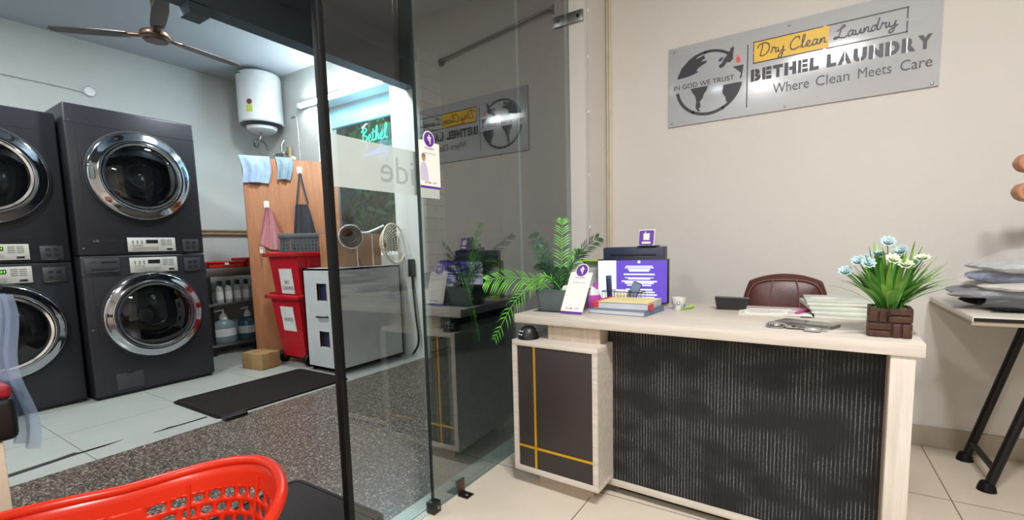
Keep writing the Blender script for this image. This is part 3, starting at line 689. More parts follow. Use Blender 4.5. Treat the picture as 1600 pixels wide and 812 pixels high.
drape('hanging_cloth', .275, .42, 1.89, .20, .08, 'towelg', 'small blue grey cloth over the plywood top beside the apron', 9)
def hook(x, z, label):
    t = thing('wall_hook', label, 'hook', BF @ Vector((x, z, 0)), 0, 'white hooks on the plywood'); X = BF.to_3x3().to_4x4()
    MB(X).prism(rounded_rect(-.022, -.035, .022, .035, .012), 0, .008).build('hook_base', 'hooks', t)
    MB(X).tube(smooth_path([(0, .01, .006), (0, -.01, .025), (0, -.03, .032), (0, -.036, .02 + .025), (0, -.02, .052)]), .006, 6).build('hook_arm', 'hooks', t)
hook(.175, 1.455, 'white adhesive hook holding the pink towel'); hook(.48, 1.79, 'white adhesive hook holding the charcoal apron'); hook(.11, 1.03, 'empty white adhesive hook low on the plywood')
def fold_cloth(name, pts_top, pts_bot, h, m, label, cat, seedv, amp=.02):
    rnd = random.Random(seedv); ph = rnd.uniform(0, 6)
    def fn(u, v, off):
        a = pts_top[0] + (pts_top[1] - pts_top[0]) * u; c = pts_bot[0] + (pts_bot[1] - pts_bot[0]) * u
        x = a + (c - a) * v ** .8; y = pts_top[2] - v * h(u)
        z = .045 + amp * math.sin(u * 10 + ph + v * 2) * (.3 + .7 * v) + .008 * math.sin(u * 24 + v * 5)
        return BF @ Vector((x, y, z + off))
    b = MB(); b.grid(fn, 28, 24, .004); return b
b = fold_cloth('t', (.16, .20, 1.425), (.095, .315, 0), lambda u: .36 + .08 * u - .05 * abs(u - .4), 'pinkt', '', '', 4, .018)
tag(b.build('hanging_towel', 'pinkt'), 'pink checked towel hanging from a hook on the plywood', 'towel')
ap = thing('apron', 'charcoal apron hanging by its strap on the plywood', 'apron', BF @ Vector((.48, 1.755, 0)))
Xi = T(*(-(BF @ Vector((.48, 1.755, 0)))))
b = fold_cloth('t', (.42, .53, 1.46), (.36, .64, 0), lambda u: .62, 'apron', '', '', 8, .02); b.bm.transform(Xi); b.build('apron_cloth', 'apron', ap)
b = MB(Xi @ BF); b.tube(smooth_path([(.43, 1.46, .05), (.46, 1.65, .045), (.48, 1.76, .045), (.50, 1.65, .045), (.535, 1.46, .055)]), .009, 6, flat=.3); b.build('neck_strap', 'apron', ap)

# small worn carton, bins, crate
t = thing('worn_carton', 'small worn cardboard carton on the floor beside the red bins', 'carton', (-4.02, 2.16, 0), 8)
MB().box((-.13, -.09, 0), (.13, .09, .14), .006).build('carton_body', 'card2', t); MB().box((-.132, -.022, .02), (.132, .022, .1415)).build('packing_tape', 'card', t)
def wheelie(name, loc, H, label, word, wy, rimz=.0, wheels=True):
    t = thing(name, label, 'bin', loc)
    w0, w1, d0, d1 = .17, .21, .19, .25
    def fn(u, v, off):
        a = u * 4; k = int(a) % 4; f = a - int(a); e = .0
        wv = (w0 + (w1 - w0) * v) - off; dv = (d0 + (d1 - d0) * v) - off
        cs = [(-wv, -dv), (wv, -dv), (wv, dv), (-wv, dv)]; p, q = cs[k], cs[(k + 1) % 4]
        z0 = .07 if wheels else .30
        return (p[0] + (q[0] - p[0]) * f, p[1] + (q[1] - p[1]) * f, z0 + (H - .05 - z0) * v)
    b = MB(); b.grid(fn, 40, 6, .006, closed_u=True); z0 = .07 if wheels else .30
    b.box((-w0, -d0, z0), (w0, d0, z0 + .01)); b.build('bin_body', 'redbin', t)
    b = MB()
    for (x0, y0, x1, y1) in ((-w1 - .05, -d1 - .03, w1 + .02, -d1 + .012), (-w1 - .05, d1 - .012, w1 + .02, d1 + .03), (-w1 - .075, -d1, -w1 + .012, d1), (w1 - .012, -d1, w1 + .02, d1)): b.box((x0, y0, H - .065), (x1, y1, H - .03), .006)
    b.build('bin_rim', 'redbin', t)
    b = MB(); b.tube([(-w1 - .09, -d1 + .05, H - .035), (-w1 - .09, d1 - .05, H - .035)], .016, 10); b.build('rim_handle', 'redbin', t)
    for y in (-d1 + .1, 0, d1 - .1): MB().box((w0 + (w1 - w0) * .85 - .002, y - .01, H - .25), (w1 + .012, y + .01, H - .06), .003).build('rim_rib', 'redbin', t)
    sl = (d1 - d0) / (H - .05 - z0)
    def yf(z): return -(d0 + sl * (z - z0)) - .002
    lz1 = wy; lz0 = wy - .22
    X = frame((-.085, yf(lz0), lz0), (1, 0, 0), (0, yf(lz1) - yf(lz0), lz1 - lz0))
    lab = MB(X).box((0, 0, 0), (.19, .22, .0012)).build('paper_label', 'labelw', t)
    b = MB(X)
    if word == 'WHITE': b.text('WHITE', T(.03, .085, .0018), .13, .035, 0, .012)
    else: b.text('DRY', T(.06, .085, .0018), .07, .032, 0, .012); b.text('CLEANING', T(.015, .035, .0018), .165, .034, 0, .012)
    b.build('label_word', 'ink', lab)
    if wheels:
        for x in (-.15, .15):
            wv = MB().lathe([(0, -.022), (.05, -.022), (.058, -.012), (.058, .012), (.05, .022), (0, .022)], 24, T(x + (.04 if x > 0 else -.04), -d0 + .02, .058) @ RY(90)).build('wheel', 'rubber', t)
            MB().lathe([(0, -.025), (.02, -.025), (.02, .025), (0, .025)], 16, T(x + (.04 if x > 0 else -.04), -d0 + .02, .058) @ RY(90)).build('wheel_hub', 'redbin', wv)
        MB().cyl((-.2, -d0 + .02, .058), (.2, -d0 + .02, .058), .012, n=10).build('axle', 'legm', t)
    return t
wheelie('wheelie_bin', (-3.83, 2.55, 0), .66, 'red wheelie bin labelled WHITE standing on the floor', 'WHITE', .53)
t = wheelie('wheelie_bin', (-3.82, 2.555, .0), 1.03, 'red bin labelled DRY CLEANING rising above the WHITE bin', 'DRY', .86, wheels=False)
def crate(loc):
    t = thing('laundry_crate', 'charcoal open weave plastic crate on top of the red bins', 'crate', loc, 48)
    lx, ly, h = .25, .14, .165
    b = MB()
    for s_ in (-1, 1):
        for i in range(17):
            x = -lx * .94 + i * lx * 1.88 / 16; b.box((x - .005, s_ * ly - .004, .0), (x + .005, s_ * ly + .004, h - .04))
        for i in range(9):
            y = -ly + i * ly * 2 / 8; b.box((s_ * lx - .004, y - .005, 0), (s_ * lx + .004, y + .005, h - .04))
        for k in range(4):
            z = .01 + k * .032; b.box((-lx, s_ * ly - .003, z), (lx, s_ * ly + .003, z + .008)); b.box((s_ * lx - .003, -ly, z), (s_ * lx + .003, ly, z + .008))
    b.box((-lx, -ly, 0), (lx, ly, .005)); b.build('crate_mesh', 'darkcrate', t)
    b = MB()
    for (x0, y0, x1, y1) in ((-lx - .012, -ly - .012, lx + .012, -ly + .006), (-lx - .012, ly - .006, lx + .012, ly + .012), (-lx - .012, -ly, -lx + .006, ly), (lx - .006, -ly, lx + .012, ly)): b.box((x0, y0, h - .04), (x1, y1, h), .004)
    b.build('crate_rim', 'darkcrate', t)
crate((-3.89, 2.655, 1.003))

# white cabinet box and the things on it
t = thing('storage_cabinet', 'white painted two hole storage cabinet behind the sliding door', 'cabinet', (-3.35, 2.66, 0))
x0, x1, y0, y1, H = -.205, .205, -.35, .36, .862
def cut_front(b):
    hs = [(-.02, .10, .60, .74), (-.02, .10, .215, .345)]
    xs = sorted({x0, x1, hs[0][0], hs[0][1]}); zs = sorted({.03, H, .60, .74, .215, .345})
    for i in range(len(xs) - 1):
        for j in range(len(zs) - 1):
            if any(xs[i] >= h[0] - 1e-6 and xs[i + 1] <= h[1] + 1e-6 and zs[j] >= h[2] - 1e-6 and zs[j + 1] <= h[3] + 1e-6 for h in hs): continue
            b.box((xs[i], y0, zs[j]), (xs[i + 1], y0 + .015, zs[j + 1]))
b = MB(); cut_front(b)
b.box((x0, y0, .03), (x0 + .015, y1, H)).box((x1 - .015, y0, .03), (x1, y1, H)).box((x0, y1 - .015, .03), (x1, y1, H)).box((x0, y0, H - .015), (x1, y1, H)).box((x0, y0, .03), (x1, y1, .045))
b.build('cabinet_body', 'greybox', t)
b = MB()
for hz in ((.60, .74), (.215, .345)):
    for q in (((-.025, hz[0] - .005), (-.02, hz[1] + .005)), ((.10, hz[0] - .005), (.105, hz[1] + .005))): b.box((q[0][0], y0 - .002, q[0][1]), (q[1][0], y0 + .02, q[1][1]))
b.build('hole_edging', 'card', t)
MB().box((x0 + .02, y0 + .03, .05), (x1 - .02, y0 + .034, .84)).build('inner_lining', 'navy', t)
MB().tube(smooth_path([(-.02, y0, .465), (-.015, y0 - .025, .468), (.09, y0 - .025, .47), (.10, y0, .47)]), .007, 8).build('handle', 'legm', t)
b = MB()
for i in range(9):
    for zz in (.06, H - .02): b.lathe([(0, .002), (.004, .0015), (.0045, 0)], 8, frame((x1, y0 + .04 + i * .078, zz), (0, 1, 0), (0, 0, 1)))
for i in range(8):
    for yy in (y0 + .02, y1 - .02): b.lathe([(0, .002), (.004, .0015), (.0045, 0)], 8, frame((x1, yy, .1 + i * .1), (0, 1, 0), (0, 0, 1)))
b.build('nail_heads', 'steel', t)
for x in (x0 + .03, x1 - .03):
    for y in (y0 + .04, y1 - .04): MB().cyl((x, y, 0), (x, y, .031), .018, n=12).build('foot', 'rubber', t)
t = thing('strapped_carton', 'brown cardboard carton bound with white straps on the white cabinet', 'carton', (-3.38, 2.70, .862))
MB().box((-.09, -.27, 0), (.09, .24, .285), .004).build('carton_body', 'card', t)
b = MB()
for y in (-.03, .14): b.box((.09, y - .005, 0), (.0925, y + .005, .287)); b.box((-.09, y - .005, .285), (.0925, y + .005, .2875))
b.build('strap', 'white', t)
b = MB(); b.prism([(-.06, 0), (.02, 0), (-.02, .1)], .0905, .0915, frame((0, 0, 0), (0, 1, 0), (0, 0, 1))); b.build('corner_print', mat('maroon_print', (120, 50, 56), .8), t)
t = thing('vent_collar', 'round black vent collar with frayed white rim leaning on the strapped carton', 'vent', (-3.232, 2.565, 1.12))
Xv = frame((0, 0, 0), (.35, .94, 0), (0, 0, 1))
MB(Xv).lathe([(0, -.02), (.09, -.02), (.094, .0), (.09, .018), (.076, .024), (.068, .018), (.062, .006), (0, .004)], 36).build('collar', 'rubber', t)
b = MB(Xv)
for i in range(120):
    a = random.uniform(0, 2 * PI); r1 = .092; r2 = .099 + random.uniform(0, .008)
    b.tube([(r1 * math.cos(a), r1 * math.sin(a), 0), (r2 * math.cos(a + .06), r2 * math.sin(a + .06), .004)], .0025, 4)
b.lathe([(.092, -.018), (.097, -.014), (.098, -.006), (.094, -.002)], 36)
b.build('frayed_rim', 'white', t)
MB(Xv).cyl((0, 0, -.02), (0, 0, -.045), .05, .05).build('collar_neck', 'black', t)
MB(Xv).lathe([(.046, .006), (.05, .010), (.054, .006)], 32).build('collar_ring', 'graph2', t)
t = thing('round_basket', 'white woven plastic round basket tipped against the strapped carton', 'basket', (-3.19, 2.93, 1.048))
Xv = frame((0, 0, 0), (-.25, .97, 0), (-.10, 0, 1))
b = MB(Xv)
for r_ in (.05, .075, .10, .125, .15): b.tube([(p[0], p[1], -.03 + .1 * (r_ / .18) ** 3) for p in circle(0, 0, r_, 40)], .003, 5, closed=True)
for i in range(32):
    a = 2 * PI * i / 32; b.tube([(r_ * math.cos(a), r_ * math.sin(a), -.03 + .1 * (r_ / .18) ** 3) for r_ in (.02, .06, .1, .14, .165, .178)], .0028, 5)
b.build('basket_weave', 'cream', t)
b = MB(Xv); b.tube([(p[0], p[1], .07) for p in circle(0, 0, .178, 44)], .008, 8, closed=True); b.build('basket_rim', 'cream', t)
MB(Xv).lathe([(0, -.032), (.022, -.032), (.022, -.026), (0, -.026)], 16).build('basket_hub', 'black', t)
tag(MB().tube(smooth_path([(-3.30, 2.72, 1.155), (-3.29, 2.80, 1.16), (-3.30, 2.93, 1.20), (-3.31, 3.0, 1.225)]), .009, 8).build('plastic_rod', 'white'), 'bent white plastic rod lying on the strapped carton', 'rod')
t = thing('power_cable', 'black cable and plug looping beside the white cabinet', 'cable', (-3.03, BY - .01, .85))
MB().tube(smooth_path([(0, 0, .02), (.0, -.01, -.15), (.03, -.02, -.45), (.05, -.02, -.7), (-.02, -.03, -.82)]), .01, 8).build('cord', 'rubber', t)
MB().box((-.025, -.04, -.1), (.025, .009, .06), .006).build('plug_box', 'black', t)

# ================================================================== RECEPTION DESK
DK = thing('reception_desk', 'pale wood reception desk with dark strand patterned front', 'desk', (-1.018, 1.607, 0), -2.48)
Lk, Dk = 1.292, .63
tp = MB().box((0, 0, .684), (Lk, Dk, .72), .002).build('desktop', 'wood', DK)
MB().box((Lk - .07, .006, 0), (Lk - .018, Dk - .02, .684), .0015).build('side_panel', 'woodv', DK)
MB().box((Lk - .0705, .03, .01), (Lk - .07, .105, .684)).build('side_lining', 'pinkwood', DK)
MB().box((.37, .105, .062), (Lk - .07, .12, .684)).build('front_panel', 'strand', DK)
MB().box((.372, .098, .036), (Lk - .07, .12, .062), .001).build('bottom_rail', 'wood', DK)
MB().box((.40, .15, 0), (Lk - .07, .165, .04)).build('plinth', 'brownpanel', DK)
MB().box((.145, .03, .62), (.372, .12, .684), .001).build('spacer_block', 'pinkwood', DK)
# cabinet
cb0, cb1, cy0, cy1, cz0, cz1 = .012, .392, -.038, .12, .065, .62
b = MB()
tk = .022
b.box((cb0, cy0, cz0), (cb1, cy1 + .4, cz0 + tk), .001).box((cb0, cy0, cz1 - tk), (cb1, cy1 + .4, cz1), .001).box((cb0, cy0, cz0 + tk), (cb0 + tk, cy1 + .4, cz1 - tk)).box((cb1 - tk, cy0, cz0 + tk), (cb1, cy1 + .4, cz1 - tk), .0)
cab = b.build('cabinet', 'wood', DK)
dr = MB().box((cb0 + tk, cy0 + .006, cz0 + tk), (cb1 - tk, cy0 + .02, cz1 - tk), .001).build('cabinet_door', 'brownpanel', cab)
MB().box((cb0 + .098, cy0 + .0045, cz0 + tk), (cb0 + .108, cy0 + .007, cz1 - tk)).build('inlay_strip', 'gold', cab)
MB().box((cb0 + tk, cy0 + .0045, cz0 + .105), (cb1 - tk, cy0 + .007, cz0 + .115)).build('inlay_strip', 'gold', cab)
MB().box((.09, .03, 0), (.34, .09, .065)).build('cabinet_foot', 'pinkwood', DK)
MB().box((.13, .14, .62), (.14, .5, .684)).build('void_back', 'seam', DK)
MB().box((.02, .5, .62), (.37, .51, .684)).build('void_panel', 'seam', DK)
DM = Matrix.Translation((-1.018, 1.607, 0)) @ RZ(-2.48)
def dk(x, y, z=.72): return DM @ Vector((x, y, z))
# desk things
t = thing('small_speaker', 'small black dome speaker with four buttons under the desktop corner', 'speaker', dk(.062, .012, .6205), -30)
MB().lathe([(0, .052), (.02, .05), (.03, .042), (.038, .02), (.04, .006), (.042, 0), (0, 0)], 28).build('speaker_body', 'black', t)
b = MB()
for x in (-.008, .008):
    for z in (.02, .033): b.box((x - .004, -.041 + (.033 - z) * -.0 + (z - .02) * .35, z - .0015), (x + .004, -.034 + (z - .02) * .3, z + .0015))
b.build('speaker_buttons', 'white', t)
MB().lathe([(.043, 0), (.044, .004), (.041, .008)], 28).build('base_ring', 'rubber', t)

# payment stand
def pay_card(t, X, w, h, r, portrait=False):
    """white card with a purple round badge on top"""
    out = [(0, 0), (w, 0), (w, h), (w * .5 + r * 1.15 * .9, h)]
    for i in range(13):
        a = R(-10 + 200 * i / 12); out.append((w * .5 + r * 1.15 * math.cos(a), h + r * .35 + r * 1.15 * math.sin(a)))
    out += [(0, h)]
    MB(X).prism(out, -.002, 0).build('card', 'paper', t)
    bd_ = MB(X).prism(circle(w * .5, h + r * .35, r, 32), 0, .0008).build('round_badge', 'purple', t)
    b = MB(X); cx, cy = w * .5, h + r * .35; q = r * .8
    for s in ([(-.42, .3), (.5, .3)], [(.22, .3), (.22, -.75)], [(-.22, .3), (-.22, -.02), (0, -.2), (.22, -.1)], [(.18, .34), (-.1, .8)]):
        b.tube([(cx + q * x, cy + q * y, .0012) for x, y in s], r * .1, 5, flat=.2, upv=(X.to_3x3() @ Vector((0, 0, 1))) if False else (0, 0, 1))
    b.build('badge_glyph', 'paper', bd_)
    MB(X).text('PhonePe', T(w * .28, h - r * 1.0, .0006), w * .44, h * .04, 0, .005).build('card_word', 'purple', t)
    MB(X).prism([(0, 0), (w, 0), (w, h * .05), (0, h * .05)], 0, .0006).build('card_footer', 'purple', t)
    MB(X).text('BHIM  UPI', T(w * .22, h * .1, .0006), w * .56, h * .045, 0, .002).build('scheme_word', 'print', t)
    MB(X).text('ACCEPTED HERE', T(w * .2, h * .74, .0006), w * .6, h * .022, 0, 0).build('caption', 'print', t)
    if portrait:
        p = MB(X); p.prism([(w * .03, h * .16), (w * .42, h * .16), (w * .38, h * .4), (w * .28, h * .55), (w * .1, h * .55), (w * .02, h * .4)], 0, .0006)
        fig = p.build('printed_figure', mat('printed_coat', (196, 190, 214), .6), t)
        MB(X).prism([(w * (.2 + .085 * math.cos(a)), h * (.64 + .075 * math.sin(a))) for a in [2 * PI * i / 20 for i in range(20)]], .0006, .0009).build('printed_face', 'skin', fig)
        MB(X).prism([(w * (.2 + .1 * math.cos(a)), h * (.66 + .08 * math.sin(a))) for a in [PI * i / 12 for i in range(13)]], .0009, .0012).build('printed_hair', 'print', fig)
p0 = Vector((-.844, 1.686, .7235)); xd = Vector((.102, -.012, 0)).normalized(); yd = Vector((.02, .075, .17)).normalized()
t = thing('payment_stand', 'white payment card with purple badge standing on the desk', 'card stand', p0)
pay_card(t, frame((0, 0, 0), xd, yd), .103, .178, .026)
nb = Vector((0, .09, 0))
MB().prism([(0, 0), (.085, 0), (.072, .15)], -.001, .001, frame(Vector((.05, .004, -.003)), (.08, .98, 0), (0, 0, 1))).build('stand_leg', 'paper', t)
t = thing('payment_sticker', 'payment card with purple badge and portrait stuck on the glass', 'sticker', (GX + .0062, 1.232, 1.218))
pay_card(t, frame((0, 0, 0), (0, 1, 0), (0, 0, 1)), .108, .165, .026, True)
MB().box((-.001, 0, -.035), (0, .10, 0)).build('sticker_backing', 'frost', t)

# palm in grey planter
PL = Vector((-.885, 1.80, .7205))
t = thing('potted_palm', 'artificial palm in a grey ribbed planter on the desk end', 'plant', PL, -3)
def fnp(u, v, off):
    r = rounded_rect(-.105 + off, -.07 + off, .105 - off, .07 - off, .02, 5); i = min(int(u * len(r) + .5), len(r) - 1) % len(r)
    k = .86 + .14 * v + (.03 if v > .93 else 0); return (r[i][0] * k, r[i][1] * k, .092 * v)
b = MB(); b.grid(fnp, 24, 10, .006, closed_u=True); b.build('planter', 'planter', t)
MB().prism(rounded_rect(-.085, -.055, .085, .055, .015), 0.002, .07).build('planter_soil', mat('dark_moss', (40, 44, 36), .9), t)
RT = RZ(3)
def frond(tip, base, sag, width, m, n=22, side=None):
    """one feather leaf: arched stem with leaflets, both in local planter space"""
    base = Vector(base); tip = Vector(tip); mid = (base + tip) / 2 + Vector((0, 0, sag))
    pts = smooth_path([base, base.lerp(mid, .55) + Vector((0, 0, sag * .25)), mid.lerp(tip, .35), tip], 10)
    b = MB(); b.tube(pts, [.0035 * (1 - .8 * i / len(pts)) for i in range(len(pts))], 5)
    N = len(pts)
    dirn = (tip - base); sd = dirn.cross(Vector((0, 0, 1)))
    if sd.length < .05: sd = Vector(side or (1, -.4, 0))
    if side: sd = Vector(side)
    sd.normalize()
    for k in range(n):
        f = .22 + .78 * k / (n - 1); i = min(int(f * (N - 1)), N - 2); p = pts[i]; d = (pts[i + 1] - pts[i]).normalized()
        ll = width * math.sin(PI * (.12 + .80 * (f - .22) / .78)) ** .8 + .012
        for s_ in (-1, 1):
            s2 = (sd - d * sd.dot(d)).normalized()
            out = (s2 * s_ * .70 + d * .72 + Vector((0, 0, -.05))).normalized(); nn = d.cross(s2).normalized()
            wv = d * .0034
            q0 = p; q1 = p + out * ll * .5 + nn * .006; q2 = p + out * ll + Vector((0, 0, -.22 * ll))
            b.f([b.v(q0 - wv * .4), b.v(q0 + wv * .4), b.v(q1 + wv), b.v(q1 - wv)]); b.f([b.v(q1 - wv), b.v(q1 + wv), b.v(q2)])
    return b
Fl = [((-1.125, 1.56, .862), .05, .07, 'leafA', (-.3, -.2, .9)), ((-.93, 1.90, 1.12), .02, .05, 'leafA', (.8, .4, .1)), ((-1.10, 1.93, 1.06), .03, .055, 'leafB', (.8, .4, .2)), ((-.735, 1.84, 1.03), .06, .05, 'leafB', (.3, -.3, .8)), ((-.80, 1.80, .97), .03, .055, 'leafB', (.5, -.1, .8)),
      ((-.95, 1.72, .92), .03, .05, 'leafB', (.7, -.3, .4)), ((-.88, 1.95, .98), .03, .05, 'leafA', (.8, .4, .2)), ((-1.03, 1.88, .95), .03, .05, 'leafB', (.7, -.3, .4)), ((-1.12, 1.60, .60), .17, .045, 'leafA', (-.3, -.3, .8)), ((-.86, 1.73, .90), .02, .045, 'leafB', (.8, .3, .3)), ((-1.0, 1.80, 1.0), .02, .05, 'leafB', (.8, .3, .1))]
PM = (T(*PL) @ RZ(-3)).inverted()
for i, (tip, sag, wd_, m_, sd) in enumerate(Fl):
    frond(PM @ Vector(tip), (random.uniform(-.04, .02), random.uniform(-.02, .02), .066), sag, wd_, m_, 19, sd).build('frond', m_, t)
MB().box((-.02, -.05, .07), (.05, -.01, .112), .003, X=RY(25)).build('tucked_papers', 'paper', t)
tag(MB().box((-.985, 1.705, .7201), (-.86, 1.83, .7206)).build('desk_mat', 'navy'), 'thin dark sheet under the grey planter', 'sheet')

# folders
def book(name, loc, rz, w, d, h, cover, pages, label, group=None, spiral=False):
    t = thing(name, label, 'folder', loc, rz, group)
    MB().box((.004, .003, .002), (w - .004, d - .003, h - .002)).build('pages', pages, t)
    b = MB(); b.box((0, 0, h - .002), (w, d, h), .0006).box((0, 0, 0), (w, d, .002), .0006).box((w - .003, 0, 0), (w, d, h)); b.build('cover', cover, t)
    return t
book('ledger_book', (-.742, 1.742, .7205), -6, .24, .20, .020, 'bluebk', 'greybk', 'slate blue ledger lying at the bottom of the desk stack')
t = book('ledger_book', (-.728, 1.762, .741), -1, .225, .185, .026, 'greybk', 'greybk', 'thick pale ledger with red edge, topmost of the desk stack')
MB().box((.022, .0, .026), (.225, .185, .0272)).build('cover_sheet', 'yellowbk', t); MB().box((-.003, 0, 0), (.022, .185, .0276), .002).build('red_spine', 'redbk', t); MB().prism([(.226, 0), (.226, .06), (.238, .03), (.236, -.01)], .0, .02).build('red_flap', 'redbk', t)
t = thing('money_bank', 'purple and white egg shaped money bank beside the payment card', 'money bank', (-.795, 1.905, .7205))
MB().lathe([(0, 0), (.03, 0), (.042, .02), (.044, .04), (.038, .058)], 28).build('bank_body', 'magenta', t)
MB().lathe([(.038, .058), (.032, .075), (.02, .092), (0, .098)], 28).build('bank_head', 'white', t)
MB().lathe([(0, .03), (.008, .025), (.012, 0)], 12, T(-.018, 0, .085)).build('bank_ear', 'magenta', t); MB().lathe([(0, .03), (.008, .025), (.012, 0)], 12, T(.018, 0, .085)).build('bank_ear', 'magenta', t)
# organizer
t = thing('desk_organizer', 'black wire mesh organizer with papers in front of the monitor', 'organizer', (-.67, 1.965, .7205), 0)
b = MB()
for z in (.002, .035, .07): b.tube([(p[0], p[1], z) for p in rounded_rect(-.09, -.035, .09, .035, .008, 2)], .0018, 5, closed=True)
for i in range(13):
    x = -.085 + i * .17 / 12
    for y in (-.035, .035): b.cyl((x, y, 0), (x, y, .07), .0012, n=5)
for x in (-.03, .03): b.tube([(x, -.035, .07), (x, .035, .07)], .0016, 5)
b.box((-.09, -.035, 0), (.09, .035, .002)); b.build('wire_frame', 'black', t)
MB().box((-.03, -.03, .01), (.025, -.026, .075), X=RX(-12)).build('note_papers', 'paper', t)
t = thing('remote_control', 'dark blue remote control leaning in the wire organizer', 'remote', (-.735, 1.975, .724)); MB().box((-.012, -.006, 0), (.012, .006, .135), .003, X=RX(-8) @ RY(-6)).build('remote_body', 'pens', t)
b = MB(RX(-8) @ RY(-6))
for i in range(6):
    for x in (-.005, .005): b.box((x - .003, -.0072, .05 + i * .012), (x + .003, -.006, .057 + i * .012))
b.build('remote_buttons', 'black', t)
t = thing('desk_phone', 'slate mobile phone propped up in the wire organizer', 'phone', (-.655, 1.975, .728)); Xp = RY(22) @ RX(-14)
MB(Xp).prism(rounded_rect(-.02, .0, .02, .11, .006), -.004, .004, RX(90)).build('phone_body', 'navy', t); MB(Xp).box((-.018, -.0048, .005), (.018, -.004, .105)).build('phone_screen', 'bluebk', t)
t = thing('green_frame', 'lime green framed stand behind the payment card', 'frame', (-.86, 2.10, .7205), 4)
b = MB()
for a, c in (((-.06, -.02, 0), (-.052, .02, .205)), ((.052, -.02, 0), (.06, .02, .205)), ((-.06, -.02, .197), (.06, .02, .205)), ((-.06, -.02, 0), (.06, .02, .008))): b.box(a, c, .001)
b.build('frame_border', 'lime', t); MB().box((-.052, .012, .008), (.052, .016, .197)).build('frame_panel', 'greybk', t)
# monitor
t = thing('desktop_monitor', 'black monitor showing a purple and white screen', 'monitor', (-.665, 2.06, .7205), 2)
sw, sz0, sz1 = .158, .015, .202
MB().box((-sw - .004, 0, sz0 - .006), (sw + .006, .022, sz1 + .006), .003).build('monitor_body', 'black', t)
sc = MB().box((-sw, -.001, sz0), (sw, .0, sz1)).build('screen', 'scr_p', t)
MB().box((-sw, -.0018, sz0), (-sw + .088, -.0012, sz1)).build('white_window', 'scr_w', sc)
random.seed(11); b = MB(); rows = [(.17, .12, .005), (.163, .13, .005), (.155, .10, .006), (.148, .09, .007), (.132, .14, .007), (.118, .13, .004), (.112, .10, .006), (.10, .16, .007), (.092, .13, .008), (.083, .11, .006), (.062, .12, .008), (.052, .14, .006), (.04, .16, .007), (.03, .14, .005), (.186, .012, .012)]
for z, wv, h in rows: b.box((.035 - wv / 2 - .0, -.0018, sz0 + z - .012), (.035 + wv / 2, -.0012, sz0 + z - .012 + h))
b.build('screen_text', 'scr_w', sc)
MB().box((-.02, .022, -.0), (.02, .05, .12), .004).build('stand_neck', 'black', t); MB().prism(rounded_rect(-.09, .0, .09, .07, .03), 0, .008).build('stand_foot', 'black', t)
t = thing('receipt_printer', 'navy box shaped receipt printer standing behind the monitor', 'printer', (-.69, 2.185, .7205), 2)
MB().box((-.145, -.035, 0), (.145, .04, .262), .006).build('printer_body', 'navy', t); MB().box((-.146, -.036, .17), (.146, .03, .174)).build('printer_seam', 'black', t); MB().box((-.11, -.037, .22), (.11, -.035, .228)).build('paper_slot', 'black', t)
t = thing('payment_speaker', 'purple fronted payment speaker on top of the navy printer', 'speaker', (-.625, 2.17, .9835), 4)
Xs = RX(-18)
MB().prism([(-.035, 0), (.035, 0), (.012, .078), (-.012, .078)], -.036, .036, frame((0, .012, 0), (0, 1, 0), (0, 0, 1))).build('speaker_case', 'white', t)
X = frame((-.036, -.0235, .004), (1, 0, 0), (0, .29, 1)); fc = MB(X).prism(rounded_rect(.003, .003, .069, .072, .006), .0, .003).build('speaker_face', 'purple', t)
MB(X).prism(rounded_rect(.022, .026, .05, .058, .002), .003, .0036).build('face_panel', 'paper', fc); MB(X).prism(rounded_rect(.016, .008, .056, .018, .003), .003, .0036).build('face_strip', 'paper', fc)
MB(X).prism(circle(.030, .064, .003, 12), .003, .0036).build('face_dot', 'paper', fc)
MB().box((-.04, -.03, -.0005), (.05, .05, .004), .002).build('speaker_base', 'navy', t)
# cup, marker, case
t = thing('paper_cup', 'small printed paper cup on the desk beside the monitor', 'cup', (-.437, 1.975, .7205))
MB().lathe([(0, .004), (.02, .004), (.0285, .05), (.0295, .05), (.0295, .047), (.021, 0), (0, 0)], 28).build('cup_body', 'cup', t)
b = MB()
for i in range(9):
    a = 2 * PI * i / 9; z = .018 + .012 * (i % 2); r_ = .0215 + .0078 * z / .05 + .0008
    b.tube([(r_ * math.cos(a + .25 * math.cos(q)), r_ * math.sin(a + .25 * math.cos(q)), z + .007 * math.sin(q)) for q in [2 * PI * j / 12 for j in range(12)]], .0011, 5, closed=True)
b.build('cup_print', 'cupblue', t)
tag(MB().tube([(-.425, 1.955, .7275), (-.392, 2.03, .7275)], [.0045, .007], 10).build('marker_pen', 'greenpen'), 'short lime green marker lying beside the paper cup', 'pen')
t = thing('glasses_case', 'black boat shaped case lying on the desk before the chair', 'case', (-.245, 2.055, .7205), 5)
MB().prism([(-.055, 0), (.05, 0), (.064, .047), (-.064, .05)], -.022, .022, frame((0, 0, 0), (1, 0, 0), (0, 0, 1))).build('case_body', 'black', t); MB().box((-.063, -.0225, .0455), (.064, .0225, .0475)).build('case_seam', 'graph2', t)
